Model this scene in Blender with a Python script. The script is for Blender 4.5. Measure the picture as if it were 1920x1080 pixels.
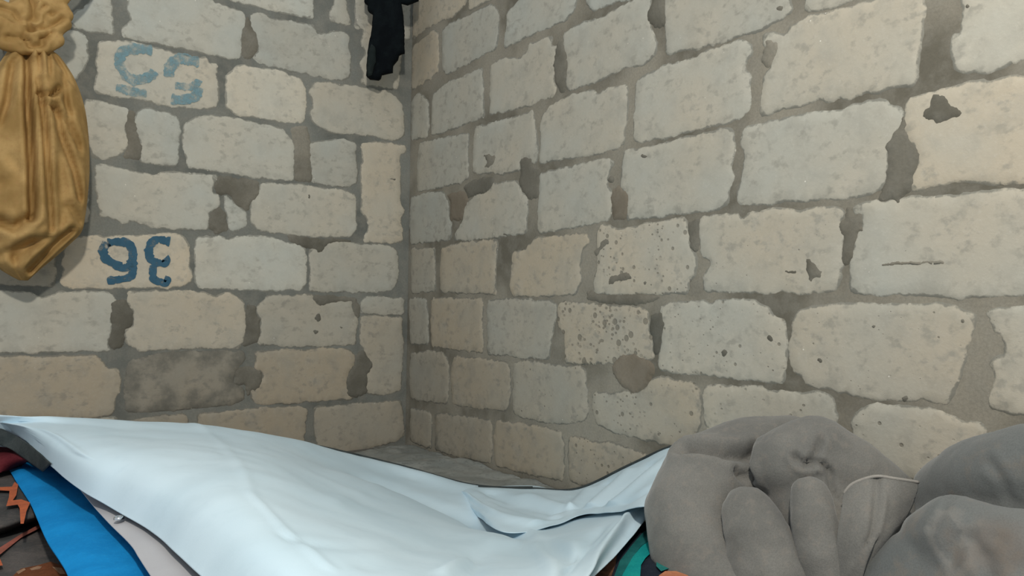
import bpy, bmesh, math, random
from mathutils import Vector, Matrix, noise
from mathutils.geometry import delaunay_2d_cdt
C = bpy.context.scene.collection
SC = bpy.context.scene
for o in list(bpy.data.objects): bpy.data.objects.remove(o)
# ---------------- camera, world, lamp, exposure ----------------
cd = bpy.data.cameras.new('camera'); cam = bpy.data.objects.new('camera', cd); C.objects.link(cam)
cd.sensor_width = 36.0; cd.lens = 1451.17/1920*36.0; cd.clip_start = .02
_r = Vector((.805714,-.592128,.014484)); _u = Vector((-.022788,-.006555,.999719)); _d = Vector((.591866,.805817,.018775))
cam.matrix_world = Matrix(((_r.x,_u.x,-_d.x,-1.48626),(_r.y,_u.y,-_d.y,-2.72148),(_r.z,_u.z,-_d.z,.56529),(0,0,0,1)))
SC.camera = cam
w = bpy.data.worlds.new('world'); SC.world = w; w.use_nodes = True
bg = w.node_tree.nodes['Background']; bg.inputs[0].default_value = (.86,.94,1.0,1); bg.inputs[1].default_value = .62
def lamp(name, loc, power, col, rad):
    ld = bpy.data.lights.new(name, 'POINT'); ld.energy = power; ld.color = col; ld.shadow_soft_size = rad
    o = bpy.data.objects.new(name, ld); C.objects.link(o); o.location = loc; return o
lamp('ceiling_bulb', (-1.68,-3.0,1.95), 148, (1,.945,.84), .07)      # the room's bulb hangs behind the camera
SC.view_settings.view_transform = 'Standard'; SC.view_settings.look = 'None'
SC.view_settings.gamma = 1; SC.view_settings.exposure = 0; SC.view_settings.use_curve_mapping = False

# ---------------- data: metric coordinates on the walls (along, height) and in the room ----------------
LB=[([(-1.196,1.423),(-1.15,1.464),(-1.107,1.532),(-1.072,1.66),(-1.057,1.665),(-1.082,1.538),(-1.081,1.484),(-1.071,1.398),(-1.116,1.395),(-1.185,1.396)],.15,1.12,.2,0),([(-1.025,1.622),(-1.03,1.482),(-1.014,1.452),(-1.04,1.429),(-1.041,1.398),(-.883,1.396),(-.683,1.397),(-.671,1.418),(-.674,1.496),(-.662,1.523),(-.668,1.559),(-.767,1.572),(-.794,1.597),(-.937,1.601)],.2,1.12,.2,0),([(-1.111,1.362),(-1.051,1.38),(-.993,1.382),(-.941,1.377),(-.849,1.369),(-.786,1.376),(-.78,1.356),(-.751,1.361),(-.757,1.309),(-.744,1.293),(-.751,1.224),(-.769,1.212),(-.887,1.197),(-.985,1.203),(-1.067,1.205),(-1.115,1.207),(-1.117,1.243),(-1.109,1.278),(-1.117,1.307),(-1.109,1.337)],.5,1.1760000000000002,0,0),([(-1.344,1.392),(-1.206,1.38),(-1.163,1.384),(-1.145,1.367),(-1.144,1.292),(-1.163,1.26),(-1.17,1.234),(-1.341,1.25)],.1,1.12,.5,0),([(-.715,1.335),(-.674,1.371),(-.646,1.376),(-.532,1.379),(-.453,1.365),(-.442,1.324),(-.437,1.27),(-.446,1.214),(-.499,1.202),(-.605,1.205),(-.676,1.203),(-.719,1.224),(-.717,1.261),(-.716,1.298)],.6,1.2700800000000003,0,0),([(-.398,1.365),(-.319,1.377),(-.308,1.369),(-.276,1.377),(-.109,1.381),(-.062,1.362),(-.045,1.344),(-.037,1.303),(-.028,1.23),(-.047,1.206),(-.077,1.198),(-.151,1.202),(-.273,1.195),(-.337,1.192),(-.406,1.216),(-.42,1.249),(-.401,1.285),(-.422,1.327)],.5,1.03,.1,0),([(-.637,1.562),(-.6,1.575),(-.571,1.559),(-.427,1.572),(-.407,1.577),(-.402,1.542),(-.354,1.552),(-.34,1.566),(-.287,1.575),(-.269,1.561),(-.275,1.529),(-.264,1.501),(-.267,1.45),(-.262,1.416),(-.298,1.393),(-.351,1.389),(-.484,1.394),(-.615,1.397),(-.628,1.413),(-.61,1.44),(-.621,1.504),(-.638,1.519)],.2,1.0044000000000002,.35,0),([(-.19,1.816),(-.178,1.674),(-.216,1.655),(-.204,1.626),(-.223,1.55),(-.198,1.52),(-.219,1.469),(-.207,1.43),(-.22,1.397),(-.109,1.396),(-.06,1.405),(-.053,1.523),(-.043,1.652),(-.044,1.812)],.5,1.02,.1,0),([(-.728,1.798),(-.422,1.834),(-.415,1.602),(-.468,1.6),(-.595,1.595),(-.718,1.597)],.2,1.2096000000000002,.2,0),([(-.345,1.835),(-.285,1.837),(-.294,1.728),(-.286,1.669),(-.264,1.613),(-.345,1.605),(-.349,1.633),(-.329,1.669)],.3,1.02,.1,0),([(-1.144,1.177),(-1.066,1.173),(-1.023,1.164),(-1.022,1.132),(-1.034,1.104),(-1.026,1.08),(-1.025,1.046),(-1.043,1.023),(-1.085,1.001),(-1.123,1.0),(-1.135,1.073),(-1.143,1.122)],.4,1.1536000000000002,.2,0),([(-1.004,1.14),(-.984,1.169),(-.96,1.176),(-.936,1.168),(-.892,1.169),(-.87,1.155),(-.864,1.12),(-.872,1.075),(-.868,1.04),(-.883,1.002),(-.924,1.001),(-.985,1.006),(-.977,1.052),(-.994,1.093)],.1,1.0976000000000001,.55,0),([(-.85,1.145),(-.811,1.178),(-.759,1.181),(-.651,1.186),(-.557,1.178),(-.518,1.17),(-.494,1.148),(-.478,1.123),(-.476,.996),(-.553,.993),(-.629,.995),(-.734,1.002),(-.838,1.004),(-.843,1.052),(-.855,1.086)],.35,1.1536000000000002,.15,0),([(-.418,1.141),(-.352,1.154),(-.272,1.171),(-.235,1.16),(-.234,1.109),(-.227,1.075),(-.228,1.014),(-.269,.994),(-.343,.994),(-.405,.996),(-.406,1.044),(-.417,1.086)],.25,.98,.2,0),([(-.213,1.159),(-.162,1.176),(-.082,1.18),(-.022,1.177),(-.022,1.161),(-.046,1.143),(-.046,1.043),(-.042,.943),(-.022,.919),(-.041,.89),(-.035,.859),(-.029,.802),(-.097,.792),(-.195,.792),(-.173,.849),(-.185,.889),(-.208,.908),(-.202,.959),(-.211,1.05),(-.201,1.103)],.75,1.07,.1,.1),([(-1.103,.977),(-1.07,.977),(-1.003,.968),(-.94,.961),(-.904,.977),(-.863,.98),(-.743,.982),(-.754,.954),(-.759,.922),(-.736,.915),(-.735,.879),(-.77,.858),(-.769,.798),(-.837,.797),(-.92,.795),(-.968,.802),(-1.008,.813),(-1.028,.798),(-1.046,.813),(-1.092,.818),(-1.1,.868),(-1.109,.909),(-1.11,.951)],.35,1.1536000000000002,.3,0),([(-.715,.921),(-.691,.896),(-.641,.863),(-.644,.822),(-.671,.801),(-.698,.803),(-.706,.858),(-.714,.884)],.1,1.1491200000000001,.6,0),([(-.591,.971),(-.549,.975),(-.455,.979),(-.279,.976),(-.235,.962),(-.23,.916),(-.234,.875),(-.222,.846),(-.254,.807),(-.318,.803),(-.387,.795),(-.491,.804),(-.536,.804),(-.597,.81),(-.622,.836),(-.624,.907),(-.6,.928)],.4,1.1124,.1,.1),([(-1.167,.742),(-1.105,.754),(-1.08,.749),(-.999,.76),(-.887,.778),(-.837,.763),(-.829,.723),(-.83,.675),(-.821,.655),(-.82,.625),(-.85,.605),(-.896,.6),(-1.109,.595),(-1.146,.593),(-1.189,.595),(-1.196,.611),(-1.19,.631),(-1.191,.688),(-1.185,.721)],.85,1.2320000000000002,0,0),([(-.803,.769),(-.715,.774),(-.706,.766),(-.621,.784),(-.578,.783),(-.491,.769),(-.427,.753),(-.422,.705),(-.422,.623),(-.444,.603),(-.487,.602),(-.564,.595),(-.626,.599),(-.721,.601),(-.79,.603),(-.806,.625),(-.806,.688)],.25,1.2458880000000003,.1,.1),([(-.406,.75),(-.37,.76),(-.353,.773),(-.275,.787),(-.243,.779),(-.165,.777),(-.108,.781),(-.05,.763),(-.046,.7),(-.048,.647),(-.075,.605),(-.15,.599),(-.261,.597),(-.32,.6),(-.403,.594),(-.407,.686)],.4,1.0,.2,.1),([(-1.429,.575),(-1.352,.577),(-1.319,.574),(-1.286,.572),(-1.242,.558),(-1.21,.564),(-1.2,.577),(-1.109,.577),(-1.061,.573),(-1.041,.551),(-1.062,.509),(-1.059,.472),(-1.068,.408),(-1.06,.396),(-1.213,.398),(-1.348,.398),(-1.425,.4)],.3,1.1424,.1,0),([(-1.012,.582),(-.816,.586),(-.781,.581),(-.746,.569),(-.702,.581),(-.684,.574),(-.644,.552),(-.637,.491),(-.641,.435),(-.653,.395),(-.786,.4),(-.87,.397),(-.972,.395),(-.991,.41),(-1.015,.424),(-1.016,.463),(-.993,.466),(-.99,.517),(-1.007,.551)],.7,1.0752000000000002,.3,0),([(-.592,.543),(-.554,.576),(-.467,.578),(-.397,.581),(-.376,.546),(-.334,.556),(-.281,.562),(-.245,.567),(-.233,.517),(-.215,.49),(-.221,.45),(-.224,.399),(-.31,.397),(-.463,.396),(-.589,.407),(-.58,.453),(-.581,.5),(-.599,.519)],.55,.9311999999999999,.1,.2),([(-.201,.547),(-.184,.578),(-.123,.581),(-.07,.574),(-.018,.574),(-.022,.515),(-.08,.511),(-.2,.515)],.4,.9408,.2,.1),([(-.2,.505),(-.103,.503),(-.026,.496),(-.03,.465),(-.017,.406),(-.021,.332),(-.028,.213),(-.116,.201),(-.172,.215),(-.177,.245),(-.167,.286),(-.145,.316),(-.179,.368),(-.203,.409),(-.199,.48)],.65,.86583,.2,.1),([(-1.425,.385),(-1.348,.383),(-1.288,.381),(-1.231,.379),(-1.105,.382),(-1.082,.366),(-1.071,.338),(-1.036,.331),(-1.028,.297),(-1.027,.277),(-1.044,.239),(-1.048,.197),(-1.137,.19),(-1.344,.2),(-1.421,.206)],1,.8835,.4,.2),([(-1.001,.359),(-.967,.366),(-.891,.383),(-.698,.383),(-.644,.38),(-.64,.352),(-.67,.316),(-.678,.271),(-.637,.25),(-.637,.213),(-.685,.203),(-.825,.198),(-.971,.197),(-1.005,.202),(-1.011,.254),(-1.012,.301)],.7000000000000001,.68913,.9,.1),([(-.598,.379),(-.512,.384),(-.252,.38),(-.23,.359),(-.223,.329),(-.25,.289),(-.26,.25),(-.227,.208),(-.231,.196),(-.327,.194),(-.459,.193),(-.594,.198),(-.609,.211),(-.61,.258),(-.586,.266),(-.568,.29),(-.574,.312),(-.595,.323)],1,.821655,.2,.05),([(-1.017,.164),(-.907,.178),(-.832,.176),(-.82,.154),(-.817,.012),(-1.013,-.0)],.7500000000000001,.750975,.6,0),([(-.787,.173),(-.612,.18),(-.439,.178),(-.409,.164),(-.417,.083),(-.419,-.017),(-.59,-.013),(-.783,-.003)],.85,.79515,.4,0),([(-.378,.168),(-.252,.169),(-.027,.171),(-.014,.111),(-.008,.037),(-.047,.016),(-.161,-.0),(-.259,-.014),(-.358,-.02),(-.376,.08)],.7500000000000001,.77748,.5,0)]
RB=[([(-.001,1.614),(-.005,1.724),(-.01,1.835),(-.247,1.818),(-.384,1.796),(-.395,1.637),(-.309,1.614),(-.226,1.623),(-.115,1.625),(-.052,1.615)],.9,.95,.1,0),([(-.235,1.58),(-.292,1.59),(-.418,1.583),(-.557,1.579),(-.599,1.548),(-.604,1.492),(-.587,1.425),(-.507,1.421),(-.405,1.414),(-.271,1.411),(-.239,1.444),(-.232,1.546)],.3,.9,.3,0),([(.011,1.579),(-.053,1.583),(-.176,1.598),(-.204,1.574),(-.211,1.501),(-.209,1.435),(-.142,1.422),(-.059,1.413),(.014,1.408),(.018,1.505)],.9,.92,.1,0),([(-.646,1.525),(-.71,1.541),(-.76,1.612),(-.989,1.583),(-.997,1.446),(-.985,1.43),(-.949,1.415),(-.86,1.417),(-.778,1.418),(-.722,1.416),(-.636,1.412),(-.641,1.46),(-.653,1.488)],.2,.97,.2,0),([(-.942,1.373),(-.998,1.382),(-1.045,1.381),(-1.117,1.376),(-1.167,1.379),(-1.238,1.384),(-1.297,1.38),(-1.288,1.336),(-1.295,1.299),(-1.308,1.274),(-1.322,1.242),(-1.309,1.214),(-1.271,1.205),(-1.201,1.212),(-1.148,1.205),(-1.076,1.198),(-.965,1.202),(-.957,1.233),(-.964,1.279),(-.943,1.341)],.4,.97,.2,.05),([(-1.041,1.573),(-1.236,1.555),(-1.242,1.397),(-1.156,1.405),(-1.101,1.406),(-1.072,1.411),(-1.044,1.439)],.2,1,.3,0),([(-.557,1.365),(-.619,1.38),(-.724,1.355),(-.766,1.366),(-.771,1.389),(-.886,1.38),(-.882,1.352),(-.913,1.344),(-.901,1.316),(-.896,1.268),(-.905,1.212),(-.895,1.198),(-.838,1.201),(-.797,1.192),(-.684,1.198),(-.555,1.204),(-.559,1.276)],.5,.97,.1,.05),([(-.176,1.351),(-.272,1.371),(-.406,1.375),(-.508,1.374),(-.513,1.314),(-.514,1.267),(-.525,1.204),(-.452,1.203),(-.394,1.2),(-.161,1.2),(-.169,1.328)],.35,.92,.3,0),([(-.005,1.361),(-.06,1.383),(-.09,1.365),(-.136,1.334),(-.148,1.236),(-.129,1.2),(-.01,1.206)],.3,.93,.2,0),([(-.47,1.173),(-.578,1.173),(-.742,1.164),(-.798,1.175),(-.804,1.124),(-.822,1.075),(-.82,1.037),(-.815,1.008),(-.793,1.011),(-.774,1.027),(-.731,1.024),(-.732,.995),(-.674,.994),(-.62,.992),(-.582,1.006),(-.501,1.007),(-.461,1.021),(-.456,1.088),(-.464,1.137)],.45,.95,.2,.15),([(-.075,1.181),(-.19,1.177),(-.43,1.161),(-.424,1.115),(-.422,1.068),(-.427,1.005),(-.364,.993),(-.328,.999),(-.242,.993),(-.065,.997),(-.057,1.094)],.3,.9,.2,0),([(-.844,1.147),(-.891,1.169),(-.978,1.18),(-1.076,1.175),(-1.095,1.156),(-1.127,1.167),(-1.212,1.161),(-1.217,1.102),(-1.213,1.066),(-1.204,1.046),(-1.208,1.004),(-1.163,.994),(-1.086,.993),(-.994,.997),(-.869,1.002),(-.834,1.002),(-.841,1.051),(-.837,1.109)],.45,.98,.2,.1),([(-1.252,1.159),(-1.272,1.169),(-1.356,1.178),(-1.418,1.176),(-1.526,1.186),(-1.595,1.181),(-1.613,1.169),(-1.613,1.147),(-1.598,1.133),(-1.595,1.115),(-1.611,1.096),(-1.611,1.024),(-1.589,1.004),(-1.544,.999),(-1.446,1.0),(-1.359,.998),(-1.245,1.001),(-1.245,1.082)],.35,1.02,.1,0),([(-1.35,1.377),(-1.713,1.351),(-1.718,1.239),(-1.721,1.214),(-1.69,1.208),(-1.667,1.203),(-1.638,1.196),(-1.575,1.198),(-1.51,1.197),(-1.435,1.203),(-1.392,1.214),(-1.356,1.212),(-1.353,1.282)],.35,.97,.1,.05),([(-1.755,1.344),(-2.006,1.328),(-2.007,1.206),(-1.908,1.197),(-1.851,1.198),(-1.798,1.197),(-1.756,1.202)],.4,1,.1,0),([(-1.649,1.181),(-1.708,1.165),(-1.721,1.179),(-1.766,1.187),(-1.851,1.181),(-1.908,1.18),(-2.007,1.19),(-2.004,1.151),(-2.003,1.1),(-2.0,1.07),(-1.99,1.045),(-1.995,1.01),(-1.983,.992),(-1.962,1.002),(-1.931,.999),(-1.92,.993),(-1.881,.998),(-1.853,.993),(-1.835,1.005),(-1.817,.998),(-1.795,1.007),(-1.762,1.004),(-1.696,1.002),(-1.643,1.0),(-1.647,1.048),(-1.654,1.089),(-1.675,1.102),(-1.667,1.134),(-1.653,1.156)],.6,1.03,.1,.1),([(-2.076,1.192),(-2.173,1.196),(-2.273,1.198),(-2.273,1.002),(-2.174,1.001),(-2.142,.993),(-2.128,.987),(-2.07,.998),(-2.062,1.01),(-2.058,1.05),(-2.06,1.069),(-2.074,1.068),(-2.079,1.103)],.35,1.12,.1,.05),([(-1.597,.971),(-1.619,.977),(-1.676,.979),(-1.716,.978),(-1.771,.979),(-1.841,.968),(-1.864,.975),(-1.925,.977),(-1.942,.959),(-1.963,.948),(-1.963,.922),(-1.94,.895),(-1.931,.867),(-1.934,.835),(-1.929,.802),(-1.905,.794),(-1.866,.792),(-1.794,.794),(-1.711,.799),(-1.663,.795),(-1.621,.799),(-1.585,.805),(-1.587,.836),(-1.598,.878),(-1.601,.915),(-1.593,.941)],.35,1.03,.1,.05),([(-1.205,.98),(-1.303,.977),(-1.455,.98),(-1.52,.984),(-1.567,.98),(-1.57,.938),(-1.563,.893),(-1.565,.861),(-1.553,.827),(-1.555,.805),(-1.522,.796),(-1.432,.797),(-1.277,.796),(-1.22,.795),(-1.227,.839),(-1.221,.862),(-1.196,.879),(-1.199,.941)],.35,1.0,.1,.15),([(-.838,.965),(-.938,.968),(-1.142,.971),(-1.167,.956),(-1.147,.936),(-1.137,.893),(-1.156,.879),(-1.161,.838),(-1.145,.8),(-1.045,.792),(-.842,.785),(-.833,.802),(-.832,.869),(-.839,.926)],.35,.98,.2,.25),([(-.409,.912),(-.487,.934),(-.552,.937),(-.583,.964),(-.675,.959),(-.719,.957),(-.743,.916),(-.777,.896),(-.774,.789),(-.67,.787),(-.556,.785),(-.423,.784),(-.334,.795),(-.404,.861)],.45,.96,.2,.15),([(-.01,.973),(-.144,.98),(-.262,.971),(-.293,.929),(-.302,.869),(-.322,.848),(-.316,.796),(-.016,.792),(-.005,.861)],.2,.88,.1,0),([(-.021,.771),(-.203,.764),(-.209,.696),(-.216,.606),(-.031,.6),(-.024,.701)],.55,.8271999999999999,.25,.05),([(-.253,.758),(-.324,.77),(-.514,.775),(-.604,.774),(-.611,.747),(-.605,.702),(-.601,.649),(-.611,.595),(-.446,.597),(-.254,.604),(-.247,.695)],.85,.8648,.15000000000000002,.1),([(-.701,.725),(-.758,.731),(-.821,.766),(-.942,.767),(-1.057,.763),(-1.069,.747),(-1.035,.711),(-1.028,.672),(-1.036,.633),(-1.006,.592),(-.916,.59),(-.704,.588),(-.689,.618),(-.696,.682)],.9500000000000001,.9117999999999999,.15000000000000002,.15),([(-1.102,.768),(-1.123,.782),(-1.166,.779),(-1.188,.767),(-1.278,.775),(-1.415,.781),(-1.427,.771),(-1.436,.727),(-1.442,.7),(-1.459,.686),(-1.456,.644),(-1.434,.627),(-1.435,.598),(-1.35,.595),(-1.271,.597),(-1.18,.592),(-1.098,.599),(-1.093,.622),(-1.104,.662),(-1.107,.715)],.65,1.0,.3,.7),([(-1.474,.78),(-1.518,.779),(-1.577,.777),(-1.595,.761),(-1.617,.778),(-1.671,.779),(-1.744,.77),(-1.795,.774),(-1.843,.767),(-1.843,.748),(-1.837,.746),(-1.841,.715),(-1.843,.69),(-1.84,.649),(-1.83,.605),(-1.81,.6),(-1.774,.598),(-1.758,.594),(-1.726,.6),(-1.637,.598),(-1.485,.601),(-1.481,.627),(-1.505,.658),(-1.503,.678),(-1.474,.692),(-1.471,.738)],.55,1.0,.15,.25),([(-1.866,.77),(-1.896,.775),(-1.929,.773),(-1.979,.776),(-2.052,.77),(-2.107,.772),(-2.174,.77),(-2.28,.773),(-2.28,.592),(-2.174,.594),(-2.141,.591),(-2.062,.589),(-2.039,.593),(-1.933,.593),(-1.867,.597),(-1.861,.621),(-1.861,.648),(-1.872,.689),(-1.88,.718),(-1.886,.728),(-1.885,.753),(-1.868,.756)],.45,1.05,.1,.15),([(-1.977,.953),(-1.985,.966),(-2.008,.969),(-2.056,.972),(-2.097,.972),(-2.174,.965),(-2.28,.964),(-2.28,.783),(-2.174,.786),(-2.061,.799),(-2.03,.797),(-1.989,.79),(-1.986,.808),(-1.996,.837),(-1.996,.857),(-1.988,.879),(-1.977,.889),(-1.973,.922)],.75,1.08,.1,.05),([(-.011,.575),(-.149,.575),(-.163,.515),(-.167,.404),(-.03,.401)],.44999999999999996,.7989999999999999,.15000000000000002,0),([(-.189,.576),(-.529,.575),(-.534,.528),(-.525,.495),(-.54,.437),(-.534,.395),(-.382,.396),(-.195,.399),(-.184,.495)],1,.8037,.15000000000000002,0),([(-.562,.568),(-.675,.574),(-.798,.575),(-.817,.568),(-.883,.571),(-.929,.56),(-.922,.515),(-.906,.474),(-.896,.433),(-.895,.398),(-.842,.396),(-.718,.393),(-.567,.394),(-.561,.46)],.44999999999999996,.8483499999999998,.15000000000000002,.25),([(-.941,.568),(-1.038,.566),(-1.105,.562),(-1.181,.558),(-1.252,.56),(-1.291,.55),(-1.304,.532),(-1.307,.49),(-1.32,.474),(-1.321,.426),(-1.283,.422),(-1.254,.434),(-1.204,.424),(-1.173,.407),(-1.064,.397),(-.97,.393),(-.969,.437),(-.963,.476),(-.933,.504),(-.932,.547)],.85,.8929999999999999,.25,1.0),([(-1.365,.565),(-1.409,.57),(-1.488,.574),(-1.504,.566),(-1.525,.577),(-1.63,.577),(-1.647,.57),(-1.666,.556),(-1.687,.539),(-1.71,.533),(-1.707,.506),(-1.714,.489),(-1.713,.449),(-1.707,.398),(-1.688,.4),(-1.581,.399),(-1.462,.399),(-1.385,.398),(-1.34,.403),(-1.348,.451),(-1.357,.492),(-1.356,.533),(-1.347,.553)],.45,1.0,.1,.5),([(-1.749,.554),(-1.802,.567),(-1.856,.573),(-1.959,.571),(-2.039,.571),(-2.067,.568),(-2.098,.551),(-2.09,.522),(-2.081,.498),(-2.078,.478),(-2.072,.449),(-2.063,.424),(-2.049,.391),(-2.015,.398),(-1.976,.388),(-1.907,.388),(-1.857,.393),(-1.798,.396),(-1.766,.401),(-1.754,.42),(-1.73,.432),(-1.723,.467),(-1.73,.507),(-1.733,.536)],.65,1.0,.1,.3),([(-2.116,.556),(-2.129,.564),(-2.162,.569),(-2.28,.578),(-2.28,.398),(-2.175,.389),(-2.142,.39),(-2.121,.392),(-2.129,.419),(-2.133,.454),(-2.126,.472),(-2.139,.482),(-2.147,.487),(-2.15,.506),(-2.142,.524),(-2.129,.528),(-2.126,.542)],.45,1.05,.1,.2),([(-.031,.357),(-.176,.376),(-.28,.376),(-.303,.352),(-.319,.324),(-.315,.217),(-.308,.196),(-.121,.187),(-.037,.186),(-.026,.27)],.65,.72675,.2,0),([(-.34,.345),(-.365,.368),(-.535,.37),(-.674,.369),(-.696,.353),(-.701,.267),(-.678,.217),(-.523,.202),(-.352,.201),(-.335,.268)],.85,.7524,.2,0),([(-.718,.372),(-.794,.381),(-.887,.378),(-.982,.378),(-1.053,.381),(-1.058,.35),(-1.065,.321),(-1.073,.276),(-1.067,.237),(-.973,.21),(-.847,.204),(-.722,.208),(-.712,.269),(-.713,.337)],.6,.7866000000000001,.4,.4),([(-1.099,.317),(-1.153,.312),(-1.215,.328),(-1.255,.325),(-1.294,.34),(-1.322,.371),(-1.349,.38),(-1.394,.373),(-1.454,.372),(-1.471,.361),(-1.477,.323),(-1.476,.271),(-1.44,.216),(-1.37,.213),(-1.277,.215),(-1.176,.218),(-1.111,.228),(-1.093,.263)],.7,.8370000000000001,.5,.7),([(-1.491,.369),(-1.527,.376),(-1.603,.376),(-1.639,.382),(-1.681,.376),(-1.748,.377),(-1.779,.386),(-1.822,.379),(-1.828,.357),(-1.826,.319),(-1.823,.247),(-1.71,.245),(-1.612,.235),(-1.508,.237),(-1.492,.286),(-1.488,.337)],.5,.95,.3,.7),([(-1.877,.358),(-1.913,.373),(-2.011,.379),(-2.063,.366),(-2.108,.358),(-2.112,.311),(-2.108,.235),(-2.016,.236),(-1.966,.246),(-1.913,.247),(-1.869,.25),(-1.869,.325)],.6,1.05,.1,.5),([(-2.129,.351),(-2.28,.347),(-2.28,.246),(-2.13,.245)],.5,1,.1,.3),([(-.039,.142),(-.195,.147),(-.204,.1),(-.199,.02),(-.127,.014),(-.043,.02)],.65,.72675,.5,0),([(-.23,.145),(-.389,.159),(-.582,.171),(-.598,.15),(-.595,.029),(-.462,.021),(-.357,.018),(-.234,.017)],.75,.7011,.6,.1),([(-.625,.172),(-.793,.182),(-.949,.183),(-.97,.154),(-.967,.046),(-.85,.035),(-.712,.029),(-.623,.025),(-.611,.117)],.85,.72675,.5,.2),([(-.993,.173),(-1.033,.176),(-1.09,.173),(-1.166,.181),(-1.268,.175),(-1.334,.169),(-1.336,.066),(-1.179,.056),(-1.001,.047),(-.99,.111)],.85,.74385,.5,.6)]
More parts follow.
